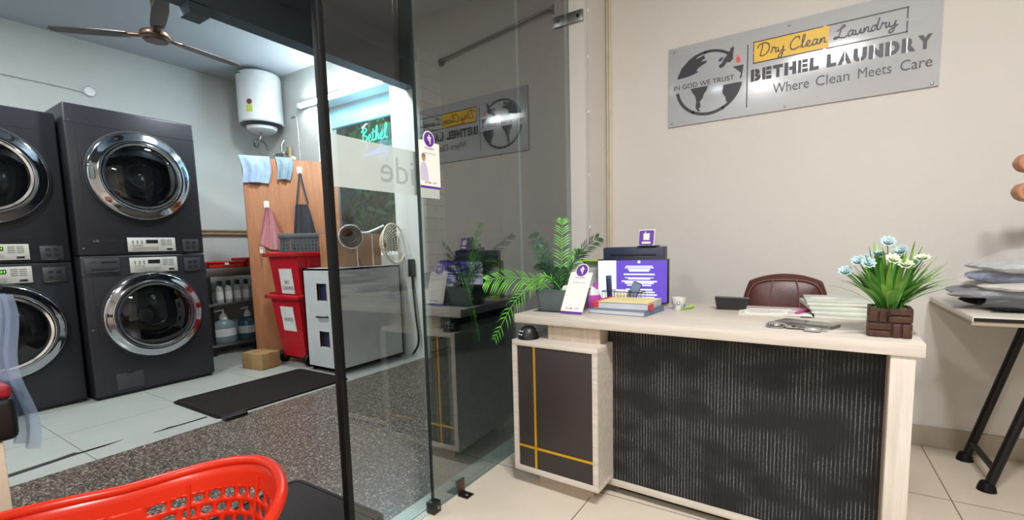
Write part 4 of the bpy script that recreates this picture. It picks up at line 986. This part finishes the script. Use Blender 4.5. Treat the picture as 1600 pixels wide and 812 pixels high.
# papers
random.seed(5)
for i, (x, y, rz, wv, dv, m_, lb) in enumerate(((-.205, 1.90, 4, .20, .16, 'envelope', 'cream document lying lowest before the chair'), (-.185, 1.925, 8, .17, .15, 'paper', 'white printed sheet before the brown chair'), (-.055, 1.915, 2, .085, .13, 'paper', 'narrow white slip beside the pink pen'))):
    t = thing('paper_sheet', lb, 'paper', (x, y, .7205 + i * .0022), rz); MB().box((0, 0, 0), (wv, dv, .002)).build('sheet', m_, t)
    b = MB()
    for k in range(6): b.box((wv * .12, dv * (.2 + .11 * k), .002), (wv * random.uniform(.5, .88), dv * (.215 + .11 * k), .0024))
    b.build('printed_lines', 'print', t)
tag(MB().tube([(-.022, 1.95, .733), (.005, 2.01, .733), (.02, 2.045, .733)], [.003, .0065, .0065], 10).build('pink_pen', 'pinkpen'), 'bright pink pen lying across papers by the magazines', 'pen')
for i, (x, y, rz, lb) in enumerate(((.035, 1.925, -1, 'magazine at the bottom of the stack by the flower pot'), (.028, 1.94, 4, 'magazine second from the bottom of the desk stack'), (.02, 1.955, 8, 'magazine third up in the desk stack'), (.012, 1.965, 3, 'green grey magazine on top of the stack by the pot'))):
    t = thing('magazine', lb, 'magazine', (x, y, .7205 + i * .0135), rz, 'magazines on the desk')
    MB().box((.002, .002, .001), (.198, .238, .0118)).build('pages', 'magpages', t)
    b = MB(); b.box((0, 0, .0118), (.2, .24, .0128), .0004).box((0, 0, 0), (.2, .24, .001), .0003).box((0, 0, 0), (.0012, .24, .0125)); b.build('cover', 'magcover', t)
    if i == 3: MB().prism([(.06 + .045 * math.cos(a), .13 + .028 * math.sin(a)) for a in [2 * PI * j / 24 for j in range(24)]], .0128, .0131).build('cover_print', 'paper', t)
t = thing('smartphone', 'grey smartphone lying flat on the desk under keys', 'phone', (.012, 1.755, .7205), -24)
MB().prism(rounded_rect(-.085, -.04, .085, .04, .01), 0, .009).build('phone_body', 'steel', t); MB().prism(rounded_rect(-.081, -.036, .081, .036, .008), .009, .0094).build('phone_screen', 'phone', t)
t = thing('key_bunch', 'bunch of silver keys lying against the grey smartphone', 'keys', (-.03, 1.655, .7205), 0)
b = MB(); b.tube([(.02 * math.cos(2 * PI * i / 24) - .03, .02 * math.sin(2 * PI * i / 24) + .02, .006 + .004 * math.sin(2 * PI * i / 24)) for i in range(24)], .0022, 6, closed=True); b.build('key_ring', 'silverkey', t)
MB().lathe([(0, .012), (.016, .01), (.018, .005), (.016, 0), (0, 0)], 20, T(-.03, .02, .001)).build('key_fob', 'silverkey', t)
for x, a in ((.0, -10), (.012, -32), (.03, -22)):
    k = MB(T(x, .008, .004) @ RZ(a)); k.prism(circle(0, 0, .011, 14), 0, .0022).prism([(.01, -.003), (.042, -.003), (.045, 0), (.042, .004), (.034, .006), (.03, .004), (.024, .006), (.01, .004)], 0, .0022); k.build('key', 'silverkey', t)
MB().box((.028, -.018, .001), (.06, .0, .010), .003, X=RZ(-8)).build('key_tag', 'silverkey', t)
t.scale = (1.35, 1.35, 1.2)
# flower pot
FPx = Vector((.208, 1.665, .7205))
t = thing('flower_pot', 'brown woven pot of grassy leaves with pale blue flowers on the desk corner', 'plant', FPx, -4)
b = MB(); hw2, hd2, hh = .046, .046, .082
for f_ in range(4):
    X = RZ(90 * f_) @ frame((-.046, -.046, 0), (1, 0, 0), (0, 0, 1))
    for (x0_, y0_, x1_, y1_) in ((.0, .0, .05, .019), (.0, .02, .05, .04), (.052, .0, .071, .04), (.073, .0, .092, .04), (.0, .042, .02, .082), (.022, .042, .04, .082), (.042, .042, .092, .061), (.042, .063, .092, .082)):
        b.box((x0_ + .0006, y0_ + .0006, -.006), (x1_ - .0006, y1_ - .0006, .003), .0025, X=X)
b.box((-.042, -.042, .001), (.042, .042, .072)); b.build('pot', 'potwood', t)
MB().prism(rounded_rect(-.04, -.04, .04, .04, .01), .0715, .076).build('pot_moss', 'grassB', t)
random.seed(21)
def blade(b, ang, lean, L, wv, curve):
    d = Vector((math.cos(ang), math.sin(ang), 0)); side = Vector((-d.y, d.x, 0)); base = d * random.uniform(.004, .03) + Vector((0, 0, .075)); rows = []
    for i in range(7):
        f = i / 6; a = lean * (.78 + .22 * f + curve * f * f); p = base + d * (L * f * math.sin(a)) + Vector((0, 0, L * f * math.cos(a)))
        ww = wv * (.35 + 1.5 * f * (1 - f) * 1.6) * (1 if i < 6 else .05); rows.append((b.v(p - side * ww), b.v(p + d * -.0015), b.v(p + side * ww)))
    for r0, r1 in zip(rows, rows[1:]):
        b.f([r0[0], r0[1], r1[1], r1[0]]); b.f([r0[1], r0[2], r1[2], r1[1]])
for i in range(96):
    b = MB(); lean = random.choice((.12, .3, .5, .65, .8, .92)) * random.uniform(.85, 1.1)
    blade(b, random.uniform(0, 2 * PI), lean, random.uniform(.12, .17) * (1.14 if lean < .45 else 1), .0078, random.uniform(.0, .22)); b.build('leaf', 'grassA' if i % 3 else 'grassB', t)
fl = [((1391, 376), 0), ((1330, 413), 1), ((1352, 415), 0), ((1400, 412), 2), ((1428, 420), 2), ((1452, 412), 2), ((1308, 428), 0), ((1372, 405), 1), ((1410, 396), 0), ((1340, 405), 0)]
for i, (x, y, z) in enumerate(((-.012, 0, .262), (-.075, -.01, .208), (-.055, -.03, .204), (-.002, -.04, .214), (.026, -.045, .199), (.062, -.02, .214), (-.105, -.01, .178), (-.03, .03, .225), (.02, .03, .235), (.05, .05, .20), (-.06, .05, .21))):
    b = MB(T(x, y, z) @ RX(random.uniform(25, 55)) @ RY(random.uniform(-25, 25)))
    for ring, (n_, rr, tilt) in enumerate(((9, .022, .4), (8, .018, .8), (6, .012, 1.2))):
        for k in range(n_):
            a = 2 * PI * k / n_ + ring * .4; d = Vector((math.cos(a), math.sin(a), 0)); s_ = Vector((-d.y, d.x, 0)); pz = Vector((0, 0, 1))
            tip = d * rr * math.cos(tilt) + pz * rr * math.sin(tilt); md = tip * .6 + pz * .002
            b.f([b.v((0, 0, 0)), b.v(md - s_ * rr * .34), b.v(tip), b.v(md + s_ * rr * .34)])
    b.lathe([(0, .008), (.004, .006), (.005, 0)], 8)
    f_ = b.build('flower', 'petaly' if i in (3, 5, 4) else 'petal', t)
    MB().tube(smooth_path([(x * .2, y * .2, .075), (x * .6, y * .6, .075 + (z - .075) * .6), (x, y, z)], 4), .0014, 5).build('flower_stem', 'grassA', f_)

# chair
t = thing('office_chair', 'brown leather office chair behind the desk', 'chair', (-.075, 2.50, 0), 2)
def pad(w_, h_, d_, X, bulge=.03, n=20):
    b = MB(X)
    def fn(u, v, off):
        x = (u - .5) * 2; y = (v - .5) * 2; m_ = max(abs(x), abs(y))
        # square to rounded rectangle
        xx = x * math.sqrt(max(0, 1 - .32 * y * y)); yy = y * math.sqrt(max(0, 1 - .32 * x * x))
        e = max(0, 1 - m_ ** 5)
        return (xx * w_, yy * h_, (d_ * .5 + bulge * (1 - x * x) * (1 - y * y)) * e ** .5 if off == 0 else -(d_ * .5) * e ** .5)
    b.grid(fn, n, n, 1e-9 + 1); return b
XB = frame((0, -.02, .645), (1, 0, 0), (0, .10, 1))
pad(.178, .195, .06, XB, .02, 28).build('backrest', 'leather', t)
b = MB(XB)
for x in (-.055, .055): b.tube(smooth_path([(x * .8, .17, .034), (x * 1.05, .10, .046), (x * 1.1, 0, .052), (x, -.15, .04)]), .0035, 6)
b.tube([(math.copysign(abs(math.cos(a)) ** .55, math.cos(a)) * .155, math.copysign(abs(math.sin(a)) ** .55, math.sin(a)) * .165, .033) for a in [2 * PI * i / 40 for i in range(40)]], .003, 6, closed=True)
b.build('backrest_piping', 'stitch', t)
pad(.2, .2, .08, T(0, -.02 - .18 + .02, .44), .02).build('seat', 'leather', t)
b = MB(); b.tube(smooth_path([(0, .04, .6), (0, .075, .5), (0, .04, .41), (0, -.15, .395)]), .02, 8); b.build('back_bracket', 'legm', t)
MB().cyl((0, -.17, .08), (0, -.17, .41), .025).build('gas_post', 'chrome', t)
for i in range(5):
    a = 2 * PI * i / 5 + .3; e = Vector((.22 * math.cos(a), -.17 + .22 * math.sin(a), .06))
    l_ = MB().tube([(0, -.17, .09), e], [.022, .014], 8).build('base_leg', 'legm', t)
    MB().lathe([(0, -.012), (.022, -.012), (.026, 0), (.022, .012), (0, .012)], 14, T(e.x, e.y, .027) @ RX(90)).build('caster', 'rubber', l_)
for s_ in (-1, 1):
    b = MB(); b.tube(smooth_path([(s_ * .2, -.3, .42), (s_ * .225, -.3, .55), (s_ * .22, -.2, .6), (s_ * .215, -.05, .6), (s_ * .18, .02, .58)]), .013, 8); b.build('armrest', 'legm', t)

# ================================================================== SIGN
SG = thing('wall_sign', 'silver metal shop sign with globe emblem on the white wall', 'sign', (-.69, WY, 1.66))
SW, SH = 1.17, .43
MB().box((0, -.012, 0), (SW, 0, SH), .001).build('sign_panel', 'signm', SG)
SF = frame((.69, -.0125, -1.66), (1, 0, 0), (0, 0, 1))      # sign coordinates = room x, z
SC = 'signink'
b = MB(SF)
for x, z in ((-.66, 2.068), (-.669, 1.678), (-.10, 2.068), (-.108, 1.676), (.457, 1.672), (.46, 2.07)): b.lathe([(0, .004), (.004, .003), (.006, 0)], 12, T(x, z, 0))
b.build('sign_screws', 'steel', SG)
MB(SF).box((-.2875, 1.70, 0), (-.2825, 2.018, .0008)).build('divider_bar', SC, SG)
yb = MB(SF).box((-.257, 1.92, 0), (.067, 2.024, .0006)).build('yellow_panel', 'yellow', SG)
b = MB(SF); z = .0012
for (x0_, z0_, x1_, z1_) in ((-.258, 2.021, .043, 2.026), (.056, 2.021, .362, 2.026), (-.258, 1.917, .045, 1.922), (.058, 1.915, .362, 1.920), (-.259, 1.975, -.255, 2.026), (-.259, 1.917, -.255, 1.968), (.357, 1.975, .362, 2.026), (.357, 1.915, .362, 1.965)): b.box((x0_, z0_, 0), (x1_, z1_, z))
b.build('box_outline', SC, SG)
b = MB(SF); script(b, 'Dry', T(-.238, 1.948, .0006), .125, .062, .0029, 6, flat=.3); script(b, 'Clean', T(-.092, 1.946, .0006), .152, .058, .0029, 6, flat=.3); b.build('script_words', SC, SG)
b = MB(SF); script(b, 'Laundry', T(.088, 1.952, .0006), .24, .055, .0029, 6, flat=.3); b.build('script_word', SC, SG)
ADV = dict(B=.9, E=.82, T=.86, H=1.0, L=.76, A=1.04, U=1.0, N=1.04, D=1.0, R=.96, Y=.96)
for word, xa, xb in (('BETHEL', -.268, .036), ('LAUNDRY', .062, .456)):
    b = MB(SF); br = MB(SF); k = (xb - xa) / sum(ADV[c] for c in word); x = xa
    for c in word:
        b.text(c, T(x, 1.827, .0008), ADV[c] * k * .88, .062, 0, .07)
        if c in 'BEHNDRUA':
            xc = x + ADV[c] * k * (.42 if c in 'AU' else .30); br.box((xc, 1.826, .0009), (xc + .003, 1.889, .0012))
        x += ADV[c] * k
    bw_ = b.build('bold_word', SC, SG); br.build('stencil_bridge', 'signm', bw_)
for wd_, xa, xb, hz in (('Where', -.165, -.008, .048), ('Clean', .020, .155, .048), ('Meets', .188, .312, .047), ('Care', .343, .453, .047)): MB(SF).text(wd_, T(xa, 1.748, .0008), xb - xa, hz, 0, .0).build('tagline_word', SC, SG)
MB(SF).text('IN GOD WE TRUST', T(-.660, 1.858, .0008), .312, .025, 0, .004).build('motto', SC, SG)
# globe emblem
gx, gz, gr = -.478, 1.867, .172
def arc(b, a0, a1, r0, r1, n=40):
    o = [(gx + r1 * math.cos(R(a0 + (a1 - a0) * i / n)), gz + r1 * math.sin(R(a0 + (a1 - a0) * i / n))) for i in range(n + 1)]
    i_ = [(gx + r0 * math.cos(R(a0 + (a1 - a0) * i / n)), gz + r0 * math.sin(R(a0 + (a1 - a0) * i / n))) for i in range(n + 1)]
    for k in range(n): b.prism([o[k], o[k + 1], i_[k + 1], i_[k]], 0, .0008)
b = MB(SF); arc(b, 52, 162, gr - .014, gr); arc(b, 190, 350, gr - .016, gr); em = b.build('globe_ring', SC, SG)
land = []
na = [(-.64, .92 + 1), (-.62, 1.97), (-.58, 2.008), (-.545, 2.028), (-.525, 2.028), (-.545, 2.005), (-.52, 2.01), (-.50, 2.018), (-.495, 2.0), (-.515, 1.99), (-.50, 1.985), (-.485, 1.99), (-.49, 1.975), (-.515, 1.965), (-.53, 1.955), (-.54, 1.945), (-.53, 1.935), (-.55, 1.928), (-.575, 1.922), (-.61, 1.918)]
sa = [(-.568, 1.852), (-.478, 1.852), (-.485, 1.83), (-.50, 1.81), (-.505, 1.79), (-.52, 1.775), (-.515, 1.75), (-.525, 1.735), (-.515, 1.722), (-.53, 1.724), (-.542, 1.745), (-.538, 1.78), (-.545, 1.81), (-.56, 1.83)]
af = [(-.40, 1.84), (-.325, 1.84), (-.33, 1.81), (-.345, 1.775), (-.37, 1.745), (-.385, 1.75), (-.39, 1.775), (-.405, 1.80)]
eu = [(-.42, 1.93), (-.40, 1.935), (-.385, 1.955), (-.37, 1.95), (-.355, 1.965), (-.355, 2.0), (-.37, 2.015), (-.385, 1.99), (-.40, 1.975), (-.41, 1.955), (-.425, 1.945)]
eu2 = [(-.43, 1.97), (-.415, 1.985), (-.40, 1.985), (-.415, 1.965)]
eu3 = [(-.37, 2.02), (-.352, 2.03), (-.352, 2.005), (-.36, 2.0)]
arm = [(-.355, 1.925), (-.303, 1.925), (-.312, 1.86), (-.322, 1.858), (-.315, 1.885), (-.335, 1.905)]
for p in (na, sa, af, eu, eu2, eu3, arm): MB(SF).prism(p, 0, .0009).build('globe_land', SC, em)
MB(SF).prism([(-.338, 1.945), (-.342, 1.96), (-.33, 1.982), (-.33, 1.97), (-.322, 1.965), (-.318, 1.95), (-.325, 1.938)], 0, .0009).build('torch_flame', 'flame', SG)

# pilaster cable and clamp
t = thing('pilaster_cable', 'thin white cable clipped down the white pilaster', 'cable', (-1.066, 2.535, 0))
MB().tube(smooth_path([(0, -.03, 2.7), (0, -.02, 2.4), (0, .0, 2.25), (0, .0, 1.9), (0, -.002, 1.5), (0, .002, 1.0), (0, 0, .8)]), .0045, 6).build('cable_run', 'cable', t)
b = MB()
for z in (2.3, 2.05, 1.75, 1.4, 1.1): b.box((-.003, -.008, z - .008), (.007, .008, z + .008), .002)
b.build('cable_clip', 'white', t)
t = thing('glass_bracket', 'small square metal bracket fixing the pane to the pilaster', 'bracket', (-1.12, 2.488, 2.26))
MB().box((-.045, -.012, -.03), (.05, 0, .03), .003).build('bracket_plate', 'steel', t); MB().lathe([(0, .004), (.009, .003), (.01, 0)], 14, frame((.02, -.012, 0), (1, 0, 0), (0, 0, 1))).build('bracket_bolt', 'black', t)
t = thing('conduit_strip', 'narrow beige conduit in the wall corner beside the pilaster', 'conduit', (-1.045, WY, 0)); MB().box((-.02, -.012, .1), (.012, 0, 2.76), .003).build('conduit_cover', 'cream', t); MB().box((-.006, -.014, .1), (-.004, -.0118, 2.76)).build('conduit_seam', 'print', t)

# ================================================================== TABLE, CLOTHES, PERSON
t = thing('folding_table', 'white topped folding table with black legs against the wall', 'table', (.49, 2.15, 0))
MB().box((0, 0, .70), (1.3, .645, .72), .002).build('tabletop', 'tabletop', t); MB().box((.004, -.003, .703), (1.3, .0, .7155)).build('front_edging', 'legm', t) ; MB().box((.0, .0, .69), (1.3, .645, .70)).build('table_underside', 'tabunder', t)
for ex, s_ in ((.14, 1), (1.16, -1)):
    for y in (.28, .575):
        l_ = MB().tube([(ex, y, .0), (ex + s_ * .17, y, .69)], .0165, 12).build('leg', 'legm', t)
        MB().lathe([(0, 0), (.03, 0), (.026, .02), (.02, .035), (0, .035)], 16, T(ex, y, 0)).build('leg_foot', 'rubber', l_)
    MB().tube([(ex + s_ * .02, .28, .085), (ex + s_ * .02, .575, .085)], .012, 8).build('leg_brace', 'legm', t)
    MB().tube([(ex + s_ * .15, .28, .60), (ex + s_ * .30, .28, .69)], .008, 8).build('corner_brace', 'legm', t)
def garment(loc, rz, lx, ly, h, m, label, seedv, sag=.0):
    rnd = random.Random(seedv); o = rnd.uniform(0, 50)
    b = MB()
    def fn(u, v, off):
        x = (u - .5) * 2; y = (v - .5) * 2
        k = 1 + .16 * noise.noise(Vector((x * 1.7 + o, y * 1.7, 0))) + .05 * noise.noise(Vector((x * 5 + o, y * 5, 0)))
        e = (1 - max(abs(x), abs(y)) ** 4)
        wv = .026 * noise.noise(Vector((x * 2.2 + o, y * 2.6, 3))) + .012 * noise.noise(Vector((x * 5 + o, y * 7, 7))) + .005 * noise.noise(Vector((x * 13 + o, y * 15, 2)))
        z = h * .5 + (h * .5 * max(e, 0) ** .5) * (1 if off == 0 else -1) + ((min(wv, .004) if off == 0 else 0) * max(e, 0)) - sag * (x * x) * .0
        return (x * lx * k, y * ly * k, max(z, .0))
    b.grid(fn, 54, 40, 1)
    oo = b.build('folded_garment', m); oo.location = loc; oo.rotation_euler = (0, 0, R(rz)); return tag(oo, label, 'clothes', 'folded clothes on the folding table')
garment((.84, 2.46, .7205), 6, .29, .17, .046, 'blackcl', 'black folded garment lowest in the pile on the folding table', 1)
garment((.79, 2.47, .760), -3, .30, .17, .038, 'greycl', 'grey folded garment with dark hem above the black one', 2)
garment((.83, 2.44, .792), 8, .28, .15, .030, 'whitecl', 'crumpled white garment in the middle of the pile', 3)
garment((.83, 2.46, .816), -6, .28, .15, .042, 'jeans', 'blue denim garment below the grey knit', 4)
garment((.86, 2.46, .852), 4, .285, .15, .046, 'knit', 'pale grey knit garment on top of the pile', 5)
b = MB()
def fnf(u, v, off):
    x = .50 + .62 * u + .04 * math.sin(v * 7 + u * 3); z = .735 + .47 * v * (.35 + .65 * min(1, u * 1.6)) + .012 * math.sin(u * 12)
    y = 2.255 - .025 * math.sin(u * 9 + v * 4) - .02 * math.sin(v * 13 + u * 5); return (x, y + off, z)
b.grid(fnf, 40, 30); tag(b.build('plastic_cover', 'filmclear'), 'clear plastic cover held over the folded clothes', 'plastic cover')

# person at the table, cut by the photo edge
def skin_mesh(name, verts, edges, m, parent, sub=2, root=0):
    me = bpy.data.meshes.new(name); me.from_pydata([v[:3] for v in verts], edges, []); o = bpy.data.objects.new(name, me); C.objects.link(o); o.parent = parent
    md = o.modifiers.new('skin', 'SKIN'); md.use_smooth_shade = True
    for i, v in enumerate(verts):
        r_ = v[3]; me.skin_vertices[0].data[i].radius = (r_, r_ if len(v) < 5 else v[4]); me.skin_vertices[0].data[i].use_root = (i == root)
    s_ = o.modifiers.new('sub', 'SUBSURF'); s_.levels = sub; s_.render_levels = sub
    me.materials.append(M[m]); return o
PP = Vector((1.12, 1.93, 0)); pt = thing('person', 'person in a dark shirt reaching over the folded clothes, mostly out of frame', 'person', PP)
def rel(p): return (p[0] - PP.x, p[1] - PP.y, p[2])
HL, HR = Vector((.660, 2.40, 1.158)), Vector((.664, 2.42, 1.262))
body = [(0, 0, .92, .12), (0, .0, 1.08, .115), (0, 0, 1.24, .13), (0, 0, 1.36, .10), (0, .01, 1.44, .05), (0, .02, 1.52, .06), (0, .03, 1.60, .08), (0, .02, 1.68, .06),
        (-.13, .0, 1.36, .06), (.13, 0, 1.36, .06), (-.24, .12, 1.20, .046), (.06, .28, 1.20, .046),
        (-.09, 0, .84, .085), (.09, 0, .84, .085), (-.1, .02, .46, .058), (.1, .02, .46, .058), (-.1, -.01, .08, .04), (.1, -.01, .08, .04), (-.1, .12, .035, .032), (.1, .12, .035, .032)]
wl = rel(HL + Vector((.09, -.02, .02))); wr = rel(HR + Vector((.09, -.005, .015)))
ix = len(body); body += [(wl[0], wl[1], wl[2], .027), (wr[0], wr[1], wr[2], .027)]
pl = rel(HL + Vector((.035, 0, 0))); pr_ = rel(HR + Vector((.035, 0, 0)))
body += [(pl[0], pl[1], pl[2], .032, .026), (pr_[0], pr_[1], pr_[2], .032, .026), (pl[0] - .034, pl[1], pl[2] + .004, .028, .026), (pr_[0] - .034, pr_[1], pr_[2] + .004, .028, .026)]
ed = [(0, 1), (1, 2), (2, 3), (3, 4), (4, 5), (5, 6), (6, 7), (3, 8), (3, 9), (8, 10), (9, 11), (0, 12), (0, 13), (12, 14), (13, 15), (14, 16), (15, 17), (16, 18), (17, 19), (10, ix), (11, ix + 1), (ix, ix + 2), (ix + 1, ix + 3), (ix + 2, ix + 4), (ix + 3, ix + 5)]
bo = skin_mesh('body', body, ed, 'skin', pt)
for hp in (pl, pr_):
    for i in range(4):
        L = (.92, 1.0, .96, .85)[i]; y_ = hp[1] - .026 + .017 * i
        ch = [(hp[0] - .040, y_, hp[2] + .016, .0125), (hp[0] - .058, y_, hp[2] - .010 * L, .0118), (hp[0] - .046, y_, hp[2] - .038 * L, .0110), (hp[0] - .022, y_, hp[2] - .040 * L, .0100)]
        skin_mesh('finger', ch, [(0, 1), (1, 2), (2, 3)], 'skin', bo, 2)
    ch = [(hp[0] - .000, hp[1] - .020, hp[2] - .006, .013), (hp[0] - .022, hp[1] - .038, hp[2] - .022, .0118), (hp[0] - .044, hp[1] - .034, hp[2] - .040, .0105)]
    skin_mesh('thumb', ch, [(0, 1), (1, 2)], 'skin', bo, 2)
# clothing over the body
sv = [(0, 0, .90, .15), (0, 0, 1.08, .135), (0, 0, 1.26, .145), (0, 0, 1.38, .095), (-.14, 0, 1.365, .072), (.14, 0, 1.365, .072), (-.20, .07, 1.27, .062), (.10, .17, 1.27, .062)]
skin_mesh('shirt', sv, [(0, 1), (1, 2), (2, 3), (3, 4), (3, 5), (4, 6), (5, 7)], 'cloth', pt)
tv = [(0, 0, .93, .135), (-.09, 0, .82, .10), (.09, 0, .82, .10), (-.1, .02, .46, .075), (.1, .02, .46, .075), (-.1, 0, .10, .058), (.1, 0, .10, .058)]
skin_mesh('trousers', tv, [(0, 1), (0, 2), (1, 3), (2, 4), (3, 5), (4, 6)], 'trousers', pt)
for s_ in (-1, 1): skin_mesh('shoe', [(s_ * .1, -.03, .04, .04), (s_ * .1, .08, .035, .038), (s_ * .1, .15, .03, .03)], [(0, 1), (1, 2)], 'rubber', pt)
b = MB(T(0, .005, 1.63)); b.lathe([(0, .10), (.05, .092), (.082, .06), (.09, .0), (.085, -.05)], 24, sx=.9, sy=1.08); b.build('hair', 'hair', pt)
b = MB(T(0, .12, 1.6)); b.lathe([(0, .02), (.012, .01), (.014, -.012), (0, -.02)], 12, RX(90) @ T(0, .0, .0)); b.build('nose', 'skin', pt)
for s_ in (-1, 1):
    b = MB(); b.lathe([(0, .006), (.01, .004), (.013, 0)], 12, frame((s_ * .03, .103, 1.622), (1, 0, 0), (0, 0, 1)) @ RX(180)); b.build('eye', 'white', pt)
    b = MB(); b.lathe([(0, -.012), (.022, -.01), (.028, 0), (.02, .01), (0, .01)], 14, T(s_ * .082, .02, 1.605) @ RY(90)); b.build('ear', 'skin', pt)
MB().tube([(-.025, .105, 1.555), (0, .112, 1.552), (.025, .105, 1.555)], .005, 6).build('mouth', 'rubberred', pt)

# ================================================================== RED LAUNDRY BASKET
BC = Vector((-1.316, .331, .0)); BA, BBb, BH = .347, .317, .40
t = thing('laundry_basket', 'bright red oval plastic laundry basket in the doorway', 'basket', BC, 68)
def bw(u, v, off=0):
    a = 2 * PI * u; k = .80 + .20 * v
    ex = math.copysign(abs(math.cos(a)) ** .85, math.cos(a)); ey = math.copysign(abs(math.sin(a)) ** .85, math.sin(a))
    dip = -.059 * (1 - abs(ex) ** 1.6) * v
    return Vector(((BA * k - off) * ex, (BBb * k - off) * ey, BH * v + dip))
b = MB(); NC = 40
def band(v0, v1):
    for i in range(NC * 2):
        q = [b.v(bw(i / (NC * 2), v0)), b.v(bw((i + 1) / (NC * 2), v0)), b.v(bw((i + 1) / (NC * 2), v1)), b.v(bw(i / (NC * 2), v1))]; b.f(q)
rows_ = [(.20 + .104 * i, .20 + .104 * (i + 1)) for i in range(6)]
band(.0, .10); band(.10, .20)
for vv in (.824, .912): band(vv, vv + .088)
for j, (v0, v1) in enumerate(rows_):
    for i in range(NC):
        o_ = .5 if j % 2 else 0; u0 = (i + o_) / NC; u1 = (i + 1 + o_) / NC
        solid = (i % 10 == 9)
        per = [(k / 4, 0) for k in range(4)] + [(1, k / 4) for k in range(4)] + [(1 - k / 4, 1) for k in range(4)] + [(0, 1 - k / 4) for k in range(4)]
        def P_(x, y): return b.v(bw(u0 + (u1 - u0) * x, v0 + (v1 - v0) * y))
        out = [P_(x, y) for x, y in per]
        if solid: b.f(out); continue
        hr = (.36, .40, .34, .40, .36, .30)[(i * 2 + j) % 6]
        inn = [P_(.5 + hr * math.cos(math.atan2(y - .5, x - .5)), .5 + hr * .92 * math.sin(math.atan2(y - .5, x - .5))) for x, y in per]
        for k in range(16): b.f([out[k], out[(k + 1) % 16], inn[(k + 1) % 16], inn[k]])
o = b.build('basket_wall', 'red', t, ang=60)
sm = o.modifiers.new('solid', 'SOLIDIFY'); sm.thickness = .004; sm.offset = 0
b = MB(); b.tube([bw(i / 96, 1.0, -.006) + Vector((0, 0, .0)) for i in range(96)], .014, 12, closed=True); b.build('basket_rim', 'red', t)
for i in range(8):
    u = (i + .5) / 8
    b = MB(); b.tube([bw(u, v, .004) for v in (.03, .3, .6, .9)], .0045, 6); b.build('wall_rib', 'red', t)
b = MB(); b.prism([tuple(bw(i / 64, 0)[:2]) for i in range(64)], 0.0, .005); b.build('basket_base', 'red', t)

# seat and bag at the left edge
t = thing('padded_stool', 'red topped black padded stool on a cream box base', 'stool', (-2.12, .12, 0), 0)
MB().box((-.15, -.2, 0), (.15, .17, .47), .004).build('stool_base', 'tan', t); MB().box((-.17, -.22, .47), (.165, .205, .60), .02, seg=3).build('stool_side', 'black', t); MB().box((-.16, -.21, .595), (.155, .20, .635), .012, seg=3).build('stool_cushion', 'rubberred', t)
b = MB()
def fnb(u, v, off): return (-.05 + .2 * u + .02 * math.sin(v * 8), .222 + .010 * math.sin(u * 14) + .022 * (1 - v) * u + .008 * math.sin(v * 9), .42 + .48 * v)
b.grid(fnb, 16, 24); o = b.build('garment_bag', 'bagfilm'); o.location = (-2.12, .11, 0); tag(o, 'pale blue translucent plastic bag hanging beside the stool', 'bag')

# ================================================================== CEILING LIGHT FIXTURES
for i, (x, y, p) in enumerate(OFFICE_LAMPS + LAUNDRY_LAMPS):
    zc = OFFICE_CEIL if i < len(OFFICE_LAMPS) else LAUNDRY_CEIL
    if i in (0, 1, 3, 5):
        t = thing('ceiling_light', 'round white ceiling light ' + {0: 'nearer the viewer and the glass', 1: 'second in the reception ceiling', 3: 'before the washers', 5: 'added near the tube light to brighten the wall'}[i], 'ceiling light', (x, y, zc))
        MB().lathe([(.135, -.028), (.15, -.03), (.155, -.015), (.155, 0)], 36).build('light_rim', 'white', t)
        MB().lathe([(0, -.014), (.135, -.014)], 32).build('light_diffuser', 'white', t)
